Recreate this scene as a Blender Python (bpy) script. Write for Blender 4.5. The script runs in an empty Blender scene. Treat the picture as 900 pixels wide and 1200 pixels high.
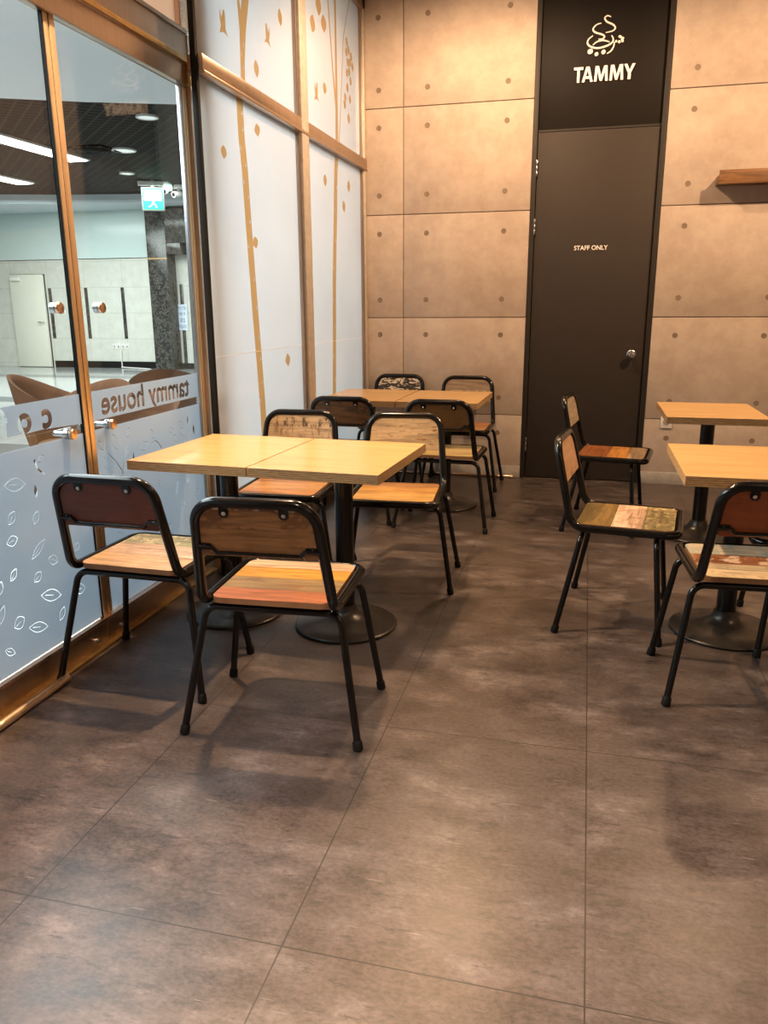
import bpy, bmesh, math, random
from mathutils import Vector, Matrix
random.seed(7)
scene = bpy.context.scene
C = scene.collection
PI = math.pi

# ------------------------------------------------------------------ camera
CAM_H = 1.30
pitch, yaw, roll, FPX = 0.25696, -0.24895, -0.00594, 922.3
cy_, sy_, cp_, sp_ = math.cos(yaw), math.sin(yaw), math.cos(pitch), math.sin(pitch)
fwd = Vector((sy_*cp_, cy_*cp_, -sp_)); rgt = Vector((cy_, -sy_, 0)); upv = rgt.cross(fwd)
r2 = math.cos(roll)*rgt + math.sin(roll)*upv
u2 = -math.sin(roll)*rgt + math.cos(roll)*upv
cam_d = bpy.data.cameras.new('camera')
cam = bpy.data.objects.new('camera', cam_d); C.objects.link(cam)
cam.matrix_world = Matrix(((r2.x, u2.x, -fwd.x, 0), (r2.y, u2.y, -fwd.y, 0), (r2.z, u2.z, -fwd.z, CAM_H), (0, 0, 0, 1)))
cam_d.sensor_fit = 'VERTICAL'; cam_d.sensor_height = 36.0; cam_d.sensor_width = 27.0
cam_d.lens = FPX/1200*36.0; cam_d.clip_start = 0.05; cam_d.clip_end = 100
scene.camera = cam

# ------------------------------------------------------------------ world, exposure, lights
w = bpy.data.worlds.new('world'); scene.world = w; w.use_nodes = True
w.node_tree.nodes['Background'].inputs[0].default_value = (0.55, 0.6, 0.7, 1)
w.node_tree.nodes['Background'].inputs[1].default_value = 0.25
vs = scene.view_settings
vs.view_transform = 'Standard'; vs.look = 'None'; vs.gamma = 1.0; vs.use_curve_mapping = False
vs.exposure = 0.0

WARM = (1.0, 0.64, 0.36)
COOL = (0.86, 0.94, 1.0)
def spot(name, loc, target, watts, deg=100, blend=0.6, color=WARM, size=0.045):
    d = bpy.data.lights.new(name, 'SPOT'); d.energy = watts; d.color = color
    d.spot_size = math.radians(deg); d.spot_blend = blend; d.shadow_soft_size = size
    o = bpy.data.objects.new(name, d); C.objects.link(o); o.location = loc
    o.rotation_euler = (Vector(target)-Vector(loc)).to_track_quat('-Z', 'Y').to_euler()
    return o
def area(name, loc, rot, sx, sy, watts, color):
    d = bpy.data.lights.new(name, 'AREA'); d.shape = 'RECTANGLE'; d.size = sx; d.size_y = sy
    d.energy = watts; d.color = color
    o = bpy.data.objects.new(name, d); C.objects.link(o); o.location = loc; o.rotation_euler = rot
    return o
spot('ceiling_spot', (-1.32, 2.72, 3.30), (-0.80, 2.35, 0), 540, 84, 0.6)
spot('ceiling_spot', (-0.75, 4.75, 3.30), (-0.70, 5.45, 0.8), 225, 165, 0.5)
spot('ceiling_spot', (1.75, 4.20, 3.30), (1.2, 5.3, 1.2), 365, 135, 0.5)
spot('ceiling_spot', (0.95, 5.05, 3.30), (0.55, 3.9, 0), 110, 80, 0.6)
spot('ceiling_spot', (-0.30, -0.35, 3.30), (-0.45, 0.25, 0), 1000, 74, 0.9, (1.0, 0.73, 0.62))  # unseen lamp added for the foreground floor; pinkish tint imitates lobby light
spot('ceiling_spot', (2.9, 1.6, 3.30), (3.5, 1.9, 0.4), 300, 110)  # added out of view to brighten the right wall mirrored in the bronze
area('cafe_ambient_fill', (2.6, -0.6, 3.34), (0, 0, 0), 2.0, 2.0, 25, (1.0, 0.76, 0.54))  # unseen soft light added as general fill for the room
# hall: unseen area lights added in place of the lobby's ceiling lamps
area('hall_fill_light', (-4.2, 2.6, 3.33), (0, 0, 0), 2.6, 6.0, 620, COOL)
area('hall_fill_light', (-9.0, 11.0, 3.33), (0, 0, 0), 4.0, 5.5, 760, (0.92, 1.0, 0.98))

# ------------------------------------------------------------------ material helpers
def new_mat(name):
    m = bpy.data.materials.new(name); m.use_nodes = True
    nt = m.node_tree; b = nt.nodes['Principled BSDF']
    return m, nt, b
def setp(b, col=None, rough=None, metal=None, spec=None):
    if col is not None: b.inputs['Base Color'].default_value = (*col, 1)
    if rough is not None: b.inputs['Roughness'].default_value = rough
    if metal is not None: b.inputs['Metallic'].default_value = metal
    if spec is not None: b.inputs['Specular IOR Level'].default_value = spec
def N(nt, t, **kw):
    n = nt.nodes.new(t)
    for k, v in kw.items(): setattr(n, k, v)
    return n
def math_n(nt, op, a, b=None, c=None):
    n = N(nt, 'ShaderNodeMath', operation=op)
    for i, v in enumerate((a, b, c)):
        if v is None: continue
        if isinstance(v, (int, float)): n.inputs[i].default_value = v
        else: nt.links.new(v, n.inputs[i])
    return n.outputs[0]
def mixc(nt, f, a, b, mode='MIX'):
    n = N(nt, 'ShaderNodeMix', data_type='RGBA', blend_type=mode)
    n.clamp_factor = True
    for sock, v in ((n.inputs[0], f), (n.inputs[6], a), (n.inputs[7], b)):
        if isinstance(v, (int, float)): sock.default_value = v
        elif isinstance(v, tuple): sock.default_value = (*v, 1)
        else: nt.links.new(v, sock)
    return n.outputs[2]
def noise(nt, vec, scale, detail=4, rough=0.55, stretch=None):
    if stretch:
        mp = N(nt, 'ShaderNodeMapping'); mp.inputs['Scale'].default_value = stretch
        nt.links.new(vec, mp.inputs[0]); vec = mp.outputs[0]
    n = N(nt, 'ShaderNodeTexNoise'); n.inputs['Scale'].default_value = scale
    n.inputs['Detail'].default_value = detail; n.inputs['Roughness'].default_value = rough
    nt.links.new(vec, n.inputs['Vector']); return n.outputs['Fac']
def ramp(nt, fac, stops, interp='LINEAR'):
    n = N(nt, 'ShaderNodeValToRGB'); cr = n.color_ramp; cr.interpolation = interp
    while len(cr.elements) < len(stops): cr.elements.new(0.5)
    for e, (p, c) in zip(cr.elements, stops):
        e.position = p; e.color = (*c, 1) if len(c) == 3 else c
    nt.links.new(fac, n.inputs[0]); return n.outputs[0]
def objco(nt): return N(nt, 'ShaderNodeTexCoord').outputs['Object']
def bump(nt, b, h, strength, dist=0.0018):
    n = N(nt, 'ShaderNodeBump'); n.inputs['Strength'].default_value = strength; n.inputs['Distance'].default_value = dist
    nt.links.new(h, n.inputs['Height']); nt.links.new(n.outputs[0], b.inputs['Normal'])

def simple(name, col, rough=0.5, metal=0.0, spec=0.5, var=0.12, scale=30):
    m, nt, b = new_mat(name); setp(b, None, rough, metal, spec)
    f = noise(nt, objco(nt), scale, 3)
    lo = tuple(c*(1-var) for c in col); hi = tuple(min(1, c*(1+var)) for c in col)
    nt.links.new(ramp(nt, f, [(0.3, lo), (0.7, hi)]), b.inputs['Base Color'])
    return m
def emit(name, col, strength):
    m, nt, b = new_mat(name); setp(b, col, 0.5)
    b.inputs['Emission Color'].default_value = (*col, 1); b.inputs['Emission Strength'].default_value = strength
    return m

def m_floor():
    m, nt, b = new_mat('floor_stone_vinyl'); v = objco(nt)
    big = noise(nt, v, 1.6, 6, 0.62, (1.0, 1.6, 1))
    med = noise(nt, v, 5.5, 13, 0.76, (0.75, 1.3, 1))
    fine = noise(nt, v, 85, 6, 0.7, (0.8, 1.2, 1))
    col = ramp(nt, med, [(0.38, (0.014, 0.010, 0.009)), (0.47, (0.050, 0.038, 0.034)), (0.55, (0.088, 0.070, 0.064)), (0.65, (0.175, 0.145, 0.136))])
    col = mixc(nt, ramp(nt, big, [(0.40, (0.75,)*3), (0.58, (0.0,)*3)]), col, (0.052, 0.037, 0.028))
    col = mixc(nt, 0.24, col, ramp(nt, fine, [(0.40, (0.010, 0.0075, 0.0065)), (0.60, (0.125, 0.102, 0.094))]))
    # dark scuffs
    sc = noise(nt, v, 22, 9, 0.75, (0.5, 1.7, 1))
    col = mixc(nt, ramp(nt, sc, [(0.56, (0,)*3), (0.62, (0.85,)*3)]), col, (0.028, 0.022, 0.019))
    # pale scratches
    for k, (ang, off) in enumerate(((0.6, 0.0), (-0.9, 3.3))):
        mp = N(nt, 'ShaderNodeMapping'); mp.inputs['Rotation'].default_value = (0, 0, ang); mp.inputs['Scale'].default_value = (3.6, 60, 1)
        mp.inputs['Location'].default_value = (off, off*2, 0); nt.links.new(v, mp.inputs[0])
        n1 = N(nt, 'ShaderNodeTexNoise'); n1.inputs['Scale'].default_value = 2.4; n1.inputs['Detail'].default_value = 1
        nt.links.new(mp.outputs[0], n1.inputs['Vector'])
        col = mixc(nt, ramp(nt, n1.outputs['Fac'], [(0.755, (0,)*3), (0.79, (0.3,)*3)]), col, (0.36, 0.31, 0.28))
    sp = N(nt, 'ShaderNodeSeparateXYZ'); nt.links.new(v, sp.inputs[0])
    def seam(coord, off, pitch, wdt):
        a = math_n(nt, 'ADD', coord, -off+pitch*50)
        md = math_n(nt, 'MODULO', a, pitch)
        d = math_n(nt, 'ABSOLUTE', math_n(nt, 'SUBTRACT', md, pitch/2))
        return math_n(nt, 'GREATER_THAN', d, pitch/2-wdt)
    sx = seam(sp.outputs[0], 0.067, 0.617, 0.0018)
    sy = seam(sp.outputs[1], 1.27, 0.917, 0.0018)
    sy2 = math_n(nt, 'MULTIPLY', seam(sp.outputs[1], 1.583, 0.917, 0.001), 0.35)
    s = math_n(nt, 'MAXIMUM', math_n(nt, 'MAXIMUM', sx, sy), sy2)
    col = mixc(nt, math_n(nt, 'MULTIPLY', s, 0.95), col, (0.010, 0.007, 0.006))
    nt.links.new(col, b.inputs['Base Color'])
    nt.links.new(ramp(nt, med, [(0.3, (0.27,)*3), (0.7, (0.42,)*3)]), b.inputs['Roughness'])
    setp(b, spec=0.5)
    bump(nt, b, fine, 0.12, 0.001)
    return m

def m_concrete():
    m, nt, b = new_mat('exposed_concrete_panel'); v = objco(nt)
    a = noise(nt, v, 1.7, 6, 0.6); c = noise(nt, v, 9, 7, 0.65); f = noise(nt, v, 90, 3, 0.6)
    col = ramp(nt, a, [(0.33, (0.36, 0.287, 0.24)), (0.5, (0.415, 0.338, 0.288)), (0.67, (0.455, 0.377, 0.325))])
    col = mixc(nt, 0.35, col, ramp(nt, c, [(0.38, (0.325, 0.255, 0.203)), (0.62, (0.49, 0.405, 0.337))]))
    col = mixc(nt, ramp(nt, f, [(0.66, (0,)*3), (0.76, (0.35,)*3)]), col, (0.36, 0.29, 0.22))
    nt.links.new(col, b.inputs['Base Color']); setp(b, rough=0.75, spec=0.25)
    bump(nt, b, c, 0.08, 0.002)
    return m

def m_mirror_bronze(name, col, rough):
    m, nt, b = new_mat(name); setp(b, None, rough, 1.0)
    f = noise(nt, objco(nt), 4, 3, 0.5, (1, 12, 1))
    nt.links.new(ramp(nt, f, [(0.3, tuple(c*0.88 for c in col)), (0.7, col)]), b.inputs['Base Color'])
    return m

def m_glass():
    m = bpy.data.materials.new('clear_glass'); m.use_nodes = True; nt = m.node_tree; nt.nodes.clear()
    out = N(nt, 'ShaderNodeOutputMaterial'); mx = N(nt, 'ShaderNodeMixShader')
    tr = N(nt, 'ShaderNodeBsdfTransparent'); tr.inputs[0].default_value = (0.93, 0.96, 0.95, 1)
    gl = N(nt, 'ShaderNodeBsdfGlossy'); gl.inputs['Roughness'].default_value = 0.01
    lw = N(nt, 'ShaderNodeLayerWeight'); lw.inputs[0].default_value = 0.5
    fac = math_n(nt, 'MULTIPLY_ADD', math_n(nt, 'POWER', lw.outputs['Facing'], 5.0), 0.8, 0.028)
    nt.links.new(fac, mx.inputs[0]); nt.links.new(tr.outputs[0], mx.inputs[1]); nt.links.new(gl.outputs[0], mx.inputs[2])
    nt.links.new(mx.outputs[0], out.inputs[0]); return m

def m_frost(name, col, trans, clear):
    m = bpy.data.materials.new(name); m.use_nodes = True; nt = m.node_tree; nt.nodes.clear()
    out = N(nt, 'ShaderNodeOutputMaterial'); v = objco(nt)
    f = noise(nt, v, 1.3, 3)
    c = ramp(nt, f, [(0.3, tuple(x*0.94 for x in col)), (0.7, col)])
    d = N(nt, 'ShaderNodeBsdfDiffuse'); t = N(nt, 'ShaderNodeBsdfTranslucent')
    nt.links.new(c, d.inputs[0]); nt.links.new(c, t.inputs[0])
    m1 = N(nt, 'ShaderNodeMixShader'); m1.inputs[0].default_value = trans
    nt.links.new(d.outputs[0], m1.inputs[1]); nt.links.new(t.outputs[0], m1.inputs[2])
    g = N(nt, 'ShaderNodeBsdfGlossy'); g.inputs['Roughness'].default_value = 0.12
    lw = N(nt, 'ShaderNodeLayerWeight'); lw.inputs[0].default_value = 0.5
    fac = math_n(nt, 'MULTIPLY_ADD', math_n(nt, 'POWER', lw.outputs['Facing'], 5.0), 0.6, 0.03)
    m2 = N(nt, 'ShaderNodeMixShader'); nt.links.new(fac, m2.inputs[0])
    nt.links.new(m1.outputs[0], m2.inputs[1]); nt.links.new(g.outputs[0], m2.inputs[2])
    tp = N(nt, 'ShaderNodeBsdfTransparent'); m3 = N(nt, 'ShaderNodeMixShader'); m3.inputs[0].default_value = clear
    nt.links.new(m2.outputs[0], m3.inputs[1]); nt.links.new(tp.outputs[0], m3.inputs[2])
    nt.links.new(m3.outputs[0], out.inputs[0]); return m

def m_planks(name, planks, axis=1, lo=-0.214, hi=0.160, seed=0.0, marks=None, knot=None, rough=0.38, contrast=0.58):
    """planks run along local x and are stacked along `axis` from lo to hi: [(width share, colour)]"""
    m, nt, b = new_mat(name); v = objco(nt)
    sp = N(nt, 'ShaderNodeSeparateXYZ'); nt.links.new(v, sp.inputs[0])
    t = math_n(nt, 'MULTIPLY', math_n(nt, 'SUBTRACT', sp.outputs[axis], lo), 1/(hi-lo))
    tot = sum(p[0] for p in planks); acc = 0; stops = []; bounds = []
    for wd, c in planks:
        stops.append((acc/tot, c)); acc += wd; bounds.append(acc/tot)
    if len(stops) == 1: stops.append((0.999, planks[0][1]))
    base = ramp(nt, t, stops, 'CONSTANT')
    st = (2.0, 1, 1); st = (2.2, 26, 26)
    mp = N(nt, 'ShaderNodeMapping'); mp.inputs['Scale'].default_value = st; mp.inputs['Location'].default_value = (seed, seed*1.7, seed*0.6)
    if knot:
        # grain bends round a knot
        dx = math_n(nt, 'SUBTRACT', sp.outputs[0], knot[0]); dy = math_n(nt, 'SUBTRACT', sp.outputs[axis], knot[1])
        rr = math_n(nt, 'SQRT', math_n(nt, 'ADD', math_n(nt, 'MULTIPLY', math_n(nt, 'MULTIPLY', dx, dx), 0.35), math_n(nt, 'MULTIPLY', dy, dy)))
    nt.links.new(v, mp.inputs[0])
    n1 = N(nt, 'ShaderNodeTexNoise'); n1.inputs['Scale'].default_value = 2.2; n1.inputs['Detail'].default_value = 7; n1.inputs['Roughness'].default_value = 0.62; n1.inputs['Distortion'].default_value = 0.7
    nt.links.new(mp.outputs[0], n1.inputs['Vector'])
    g = ramp(nt, n1.outputs['Fac'], [(0.32, (1-contrast,)*3), (0.55, (1.0,)*3), (0.75, (1.12,)*3)])
    col = mixc(nt, 1.0, base, g, 'MULTIPLY')
    blot = noise(nt, v, 14, 5, 0.6)
    col = mixc(nt, ramp(nt, blot, [(0.5, (0,)*3), (0.72, (0.45,)*3)]), col, mixc(nt, 1.0, base, (0.5, 0.42, 0.36), 'MULTIPLY'))
    if marks:
        for (a0, a1, c2, sc, th, stretch) in marks:
            mk = noise(nt, v, sc, 5, 0.65, stretch)
            inside = math_n(nt, 'MULTIPLY', math_n(nt, 'GREATER_THAN', t, a0), math_n(nt, 'LESS_THAN', t, a1))
            f = math_n(nt, 'MULTIPLY', inside, ramp(nt, mk, [(th, (0,)*3), (th+0.05, (1,)*3)]))
            col = mixc(nt, f, col, c2)
    if knot:
        wv = math_n(nt, 'MULTIPLY', math_n(nt, 'ADD', math_n(nt, 'SINE', math_n(nt, 'MULTIPLY', rr, 560)), 1.0), 0.36)
        fall = ramp(nt, rr, [(0.0, (1,)*3), (0.07, (0,)*3)])
        col = mixc(nt, math_n(nt, 'MULTIPLY', wv, fall), col, (0.16, 0.06, 0.02))
        col = mixc(nt, math_n(nt, 'LESS_THAN', rr, 0.010), col, (0.17, 0.075, 0.02))
    # joint lines between planks
    for bd in bounds[:-1]:
        d = math_n(nt, 'ABSOLUTE', math_n(nt, 'SUBTRACT', t, bd))
        col = mixc(nt, math_n(nt, 'MULTIPLY', math_n(nt, 'LESS_THAN', d, 0.0045), 0.6), col, (0.06, 0.03, 0.015))
    nt.links.new(col, b.inputs['Base Color']); setp(b, rough=rough, spec=0.4)
    bump(nt, b, n1.outputs['Fac'], 0.15, 0.001)
    return m

def m_ply_top():
    m, nt, b = new_mat('birch_plywood_face'); v = objco(nt)
    n1 = noise(nt, v, 3.0, 5, 0.6, (1, 7, 1)); n2 = noise(nt, v, 2.2, 3)
    col = ramp(nt, n1, [(0.3, (0.43, 0.255, 0.088)), (0.7, (0.53, 0.33, 0.12))])
    col = mixc(nt, ramp(nt, n2, [(0.4, (0,)*3), (0.7, (0.35,)*3)]), col, (0.55, 0.325, 0.13))
    nt.links.new(col, b.inputs['Base Color']); setp(b, rough=0.24, spec=0.5); return m
def m_ply_edge():
    m, nt, b = new_mat('plywood_edge_layers'); v = objco(nt)
    sp = N(nt, 'ShaderNodeSeparateXYZ'); nt.links.new(v, sp.inputs[0])
    wv = math_n(nt, 'SINE', math_n(nt, 'MULTIPLY', sp.outputs[2], 2*PI/0.0075))
    n1 = noise(nt, v, 8, 6, 0.7, (3, 3, 30))
    f = math_n(nt, 'ADD', math_n(nt, 'MULTIPLY', wv, 0.16), n1)
    nt.links.new(ramp(nt, f, [(0.30, (0.20, 0.115, 0.05)), (0.5, (0.40, 0.25, 0.115)), (0.72, (0.52, 0.35, 0.17))]), b.inputs['Base Color'])
    setp(b, rough=0.5, spec=0.35); return m
def m_marble(name, dark, light, scale):
    m, nt, b = new_mat(name); v = objco(nt)
    n1 = N(nt, 'ShaderNodeTexNoise'); n1.inputs['Scale'].default_value = scale; n1.inputs['Detail'].default_value = 9; n1.inputs['Roughness'].default_value = 0.7; n1.inputs['Distortion'].default_value = 1.4
    nt.links.new(v, n1.inputs['Vector'])
    nt.links.new(ramp(nt, n1.outputs['Fac'], [(0.50, dark), (0.56, light), (0.59, dark)]), b.inputs['Base Color'])
    setp(b, rough=0.2, spec=0.5); return m
def m_hall_floor():
    m, nt, b = new_mat('polished_hall_stone'); v = objco(nt)
    n1 = noise(nt, v, 3, 6, 0.6)
    col = ramp(nt, n1, [(0.3, (0.30, 0.305, 0.305)), (0.7, (0.38, 0.385, 0.38))])
    sp = N(nt, 'ShaderNodeSeparateXYZ'); nt.links.new(v, sp.inputs[0])
    md = math_n(nt, 'MODULO', math_n(nt, 'ADD', sp.outputs[1], 40.8), 3.6)
    col = mixc(nt, math_n(nt, 'LESS_THAN', md, 0.55), col, (0.10, 0.105, 0.12))
    nt.links.new(col, b.inputs['Base Color']); setp(b, rough=0.12, spec=0.55); return m
def m_mesh_ceiling():
    m, nt, b = new_mat('dark_mesh_ceiling'); v = objco(nt)
    mp = N(nt, 'ShaderNodeMapping'); mp.inputs['Rotation'].default_value = (0, 0, PI/4); nt.links.new(v, mp.inputs[0])
    sp = N(nt, 'ShaderNodeSeparateXYZ'); nt.links.new(mp.outputs[0], sp.inputs[0])
    def bar(c):
        md = math_n(nt, 'MODULO', math_n(nt, 'ADD', c, 60.0), 0.15)
        return math_n(nt, 'LESS_THAN', md, 0.028)
    f = math_n(nt, 'MAXIMUM', bar(sp.outputs[0]), bar(sp.outputs[1]))
    nt.links.new(mixc(nt, f, (0.006, 0.005, 0.005), (0.042, 0.034, 0.032)), b.inputs['Base Color']); setp(b, rough=0.8, spec=0.1); return m
def m_hall_wall():
    m, nt, b = new_mat('pale_stone_wall'); v = objco(nt)
    n1 = noise(nt, v, 5, 7, 0.65)
    col = ramp(nt, n1, [(0.3, (0.56, 0.55, 0.49)), (0.7, (0.68, 0.67, 0.61))])
    sp = N(nt, 'ShaderNodeSeparateXYZ'); nt.links.new(v, sp.inputs[0])
    def ln(c, off, p):
        md = math_n(nt, 'MODULO', math_n(nt, 'ADD', c, 60*p-off), p)
        return math_n(nt, 'LESS_THAN', md, 0.012)
    f = math_n(nt, 'MAXIMUM', ln(sp.outputs[0], -10.63, 0.92), ln(sp.outputs[2], 0.62, 0.54))
    nt.links.new(mixc(nt, math_n(nt, 'MULTIPLY', f, 0.5), col, (0.35, 0.34, 0.3)), b.inputs['Base Color']); setp(b, rough=0.3); return m
def m_fabric(name, col):
    m, nt, b = new_mat(name); v = objco(nt)
    f = noise(nt, v, 180, 2); g = noise(nt, v, 5, 4)
    c = ramp(nt, f, [(0.3, tuple(x*0.7 for x in col)), (0.7, col)])
    c = mixc(nt, ramp(nt, g, [(0.4, (0,)*3), (0.7, (0.3,)*3)]), c, tuple(x*0.6 for x in col))
    nt.links.new(c, b.inputs['Base Color']); setp(b, rough=0.9, spec=0.15); return m

M = dict(
    floor=m_floor(), concrete=m_concrete(), glass=m_glass(),
    joint=simple('panel_joint', (0.30, 0.20, 0.13), 0.8), hole=simple('tie_hole_plug', (0.19, 0.142, 0.105), 0.8),
    skirting=simple('grey_skirting', (0.36, 0.33, 0.30), 0.55),
    ceil=simple('ceiling_paint', (0.72, 0.68, 0.62), 0.9), plaster=simple('painted_wall', (0.55, 0.48, 0.40), 0.85),
    bronze=m_mirror_bronze('bronze_mirror_steel', (0.56, 0.44, 0.35), 0.32),
    gold=m_mirror_bronze('gold_anodised_frame', (0.92, 0.70, 0.46), 0.42),
    copper=m_mirror_bronze('copper_trim', (0.80, 0.58, 0.44), 0.25),
    steel_cream_sheen=simple('steel_painted_cream_sheen', (0.50, 0.455, 0.41), 0.4, 0.35),  # cream is the steel's reflection of the surroundings, put into the base colour
    steel=m_mirror_bronze('polished_steel', (0.48, 0.48, 0.50), 0.25),
    frost=m_frost('frosted_film', (0.50, 0.60, 0.69), 0.55, 0.04),
    frostw=m_frost('white_frosted_film', (0.76, 0.76, 0.765), 0.78, 0.0),
    peach=m_frost('peach_frosted_film', (0.92, 0.70, 0.56), 0.6, 0.0),
    decal=m_frost('tan_decal_film', (0.66, 0.48, 0.29), 0.78, 0.0),
    black_metal=simple('black_painted_steel', (0.004, 0.0035, 0.0032), 0.17, 0.0, 0.42, 0.2, 60),
    rubber=simple('black_rubber', (0.004, 0.0037, 0.0034), 0.55, 0, 0.2),
    base_metal=simple('brown_black_cast_iron', (0.030, 0.025, 0.021), 0.30, 0.3, 0.5, 0.2, 40),
    bolt=simple('bolt_steel', (0.70, 0.64, 0.55), 0.3, 1.0),
    ply_top=m_ply_top(), ply_edge=m_ply_edge(),
    door=simple('charcoal_door_paint', (0.036, 0.028, 0.024), 0.6, 0, 0.22, 0.05, 12),
    frame=simple('dark_door_frame', (0.026, 0.022, 0.019), 0.55, 0, 0.25, 0.05),
    sign=simple('near_black_sign_panel', (0.008, 0.006, 0.005), 0.6, 0, 0.15, 0.05),
    white=simple('white_lettering', (0.85, 0.80, 0.76), 0.5, 0, 0.4, 0.03),
    plate=simple('white_plastic', (0.78, 0.75, 0.72), 0.4, 0, 0.5, 0.03),
    dark=simple('dark_slot', (0.008, 0.0075, 0.007), 0.6, 0, 0.2),
    shelf=m_planks('brown_shelf_wood', [(1, (0.19, 0.092, 0.036))], 1, 5.8, 6.1, 2.0, rough=0.5),
    marble=m_marble('dark_veined_marble', (0.03, 0.028, 0.026), (0.16, 0.145, 0.125), 11.0),
    hall_floor=m_hall_floor(), hall_ceil=simple('hall_white_ceiling', (0.90, 0.92, 0.94), 0.8, 0, 0.3, 0.02),
    mesh=m_mesh_ceiling(), hall_wall=m_hall_wall(), glassgreen=simple('pale_green_panel', (0.60, 0.70, 0.68), 0.25, 0, 0.5, 0.02),
    cove=simple('pale_cove_paint', (0.58, 0.66, 0.70), 0.7, 0, 0.3, 0.02),
    cream=simple('cream_door_paint', (0.74, 0.72, 0.62), 0.5, 0, 0.4, 0.03),
    fabric=m_fabric('brown_lounge_fabric', (0.135, 0.060, 0.030)), legwood=simple('dark_walnut_leg', (0.12, 0.07, 0.04), 0.5),
    lamp=emit('lit_diffuser', (1.0, 0.98, 0.94), 9.0), down=emit('lit_downlight', (0.95, 1.0, 0.98), 0.55),
    green=emit('exit_green', (0.02, 0.60, 0.30), 0.8), exitw=emit('exit_white', (0.62, 1.0, 0.86), 0.9),
    paper=simple('notice_paper', (0.72, 0.80, 0.92), 0.7, 0, 0.2, 0.02), ink=simple('notice_ink', (0.04, 0.06, 0.18), 0.7),
    dull_gold=simple('brass_strip', (0.62, 0.40, 0.15), 0.35, 1.0),
)

# ------------------------------------------------------------------ mesh helpers
def box(bm, x0, x1, y0, y1, z0, z1, mat=0, bevel=0.0):
    vs_ = [bm.verts.new((x, y, z)) for x in (x0, x1) for y in (y0, y1) for z in (z0, z1)]
    fs = []
    for idx in ((0, 1, 3, 2), (4, 6, 7, 5), (0, 4, 5, 1), (2, 3, 7, 6), (0, 2, 6, 4), (1, 5, 7, 3)):
        f = bm.faces.new([vs_[i] for i in idx]); f.material_index = mat; fs.append(f)
    if bevel > 0:
        es = list({e for f in fs for e in f.edges})
        r = bmesh.ops.bevel(bm, geom=es, offset=bevel, segments=2, affect='EDGES', profile=0.5)
        for f in r['faces']: f.material_index = mat
    return fs
def obj(name, bm, mats, parent=None, angle=35):
    bmesh.ops.recalc_face_normals(bm, faces=bm.faces[:])
    me = bpy.data.meshes.new(name); bm.to_mesh(me); bm.free()
    return link(name, me, mats, parent, angle)
def link(name, me, mats, parent=None, angle=35):
    if mats is not None:
        for m in (mats if isinstance(mats, (list, tuple)) else [mats]): me.materials.append(m)
    for p in me.polygons: p.use_smooth = True
    me.set_sharp_from_angle(angle=math.radians(angle))
    o = bpy.data.objects.new(name, me); C.objects.link(o)
    if parent: o.parent = parent
    return o
def tag(o, label=None, cat=None, group=None, kind=None):
    if label: o['label'] = label
    if cat: o['category'] = cat
    if group: o['group'] = group
    if kind: o['kind'] = kind
    return o
def empty(name, loc, rz=0.0):
    o = bpy.data.objects.new(name, None); C.objects.link(o); o.location = loc; o.rotation_euler = (0, 0, rz)
    o.empty_display_size = 0.1
    return o
def part_box(name, args, mat, parent, bevel=0.0):
    bm = bmesh.new(); box(bm, *args, bevel=bevel); return obj(name, bm, mat, parent)
def fillet(pts, radii, closed=False, seg=7):
    pts = [Vector(p) for p in pts]; n = len(pts); out = []
    for i, p in enumerate(pts):
        r = radii[i] if isinstance(radii, (list, tuple)) else radii
        if (not closed and i in (0, n-1)) or r <= 0: out.append(p); continue
        a = (pts[i-1]-p).normalized(); b = (pts[(i+1) % n]-p).normalized()
        th = a.angle(b); d = r/math.tan(th/2)
        pa, pb = p+a*d, p+b*d
        c = p+(a+b).normalized()*(r/math.sin(th/2))
        va, vb = pa-c, pb-c; tot = va.angle(vb); ax = va.cross(vb).normalized()
        for k in range(seg+1): out.append(c+Matrix.Rotation(tot*k/seg, 3, ax) @ va)
    return out
def tube(bm, pts, r, closed=False, seg=12, caps=True, mat=0):
    pts = [Vector(p) for p in pts]; n = len(pts)
    tang = []
    for i in range(n):
        a = pts[i-1] if (i > 0 or closed) else pts[i]
        b = pts[(i+1) % n] if (i < n-1 or closed) else pts[i]
        tang.append((b-a).normalized())
    t0 = tang[0]; ref = Vector((0, 0, 1)) if abs(t0.z) < 0.9 else Vector((1, 0, 0))
    u = t0.cross(ref).normalized(); rings = []; us = []
    for i in range(n):
        if i > 0:
            q = tang[i-1].rotation_difference(tang[i]); u = q @ u
            u = (u-tang[i]*u.dot(tang[i])).normalized()
        us.append(u)
    twist = 0.0
    if closed:
        q = tang[-1].rotation_difference(tang[0]); ue = q @ us[-1]
        twist = math.atan2(ue.cross(us[0]).dot(tang[0]), ue.dot(us[0]))
    for i in range(n):
        uu = Matrix.Rotation(twist*i/n, 3, tang[i]) @ us[i]; vv = tang[i].cross(uu)
        rr = r[i] if isinstance(r, (list, tuple)) else r
        rings.append([bm.verts.new(pts[i]+rr*(math.cos(2*PI*k/seg)*uu+math.sin(2*PI*k/seg)*vv)) for k in range(seg)])
    for i in range(n if closed else n-1):
        A, B = rings[i], rings[(i+1) % n]
        for k in range(seg):
            f = bm.faces.new((A[k], A[(k+1) % seg], B[(k+1) % seg], B[k])); f.material_index = mat
    if caps and not closed:
        for R_ in (rings[0][::-1], rings[-1]):
            f = bm.faces.new(R_); f.material_index = mat
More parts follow.
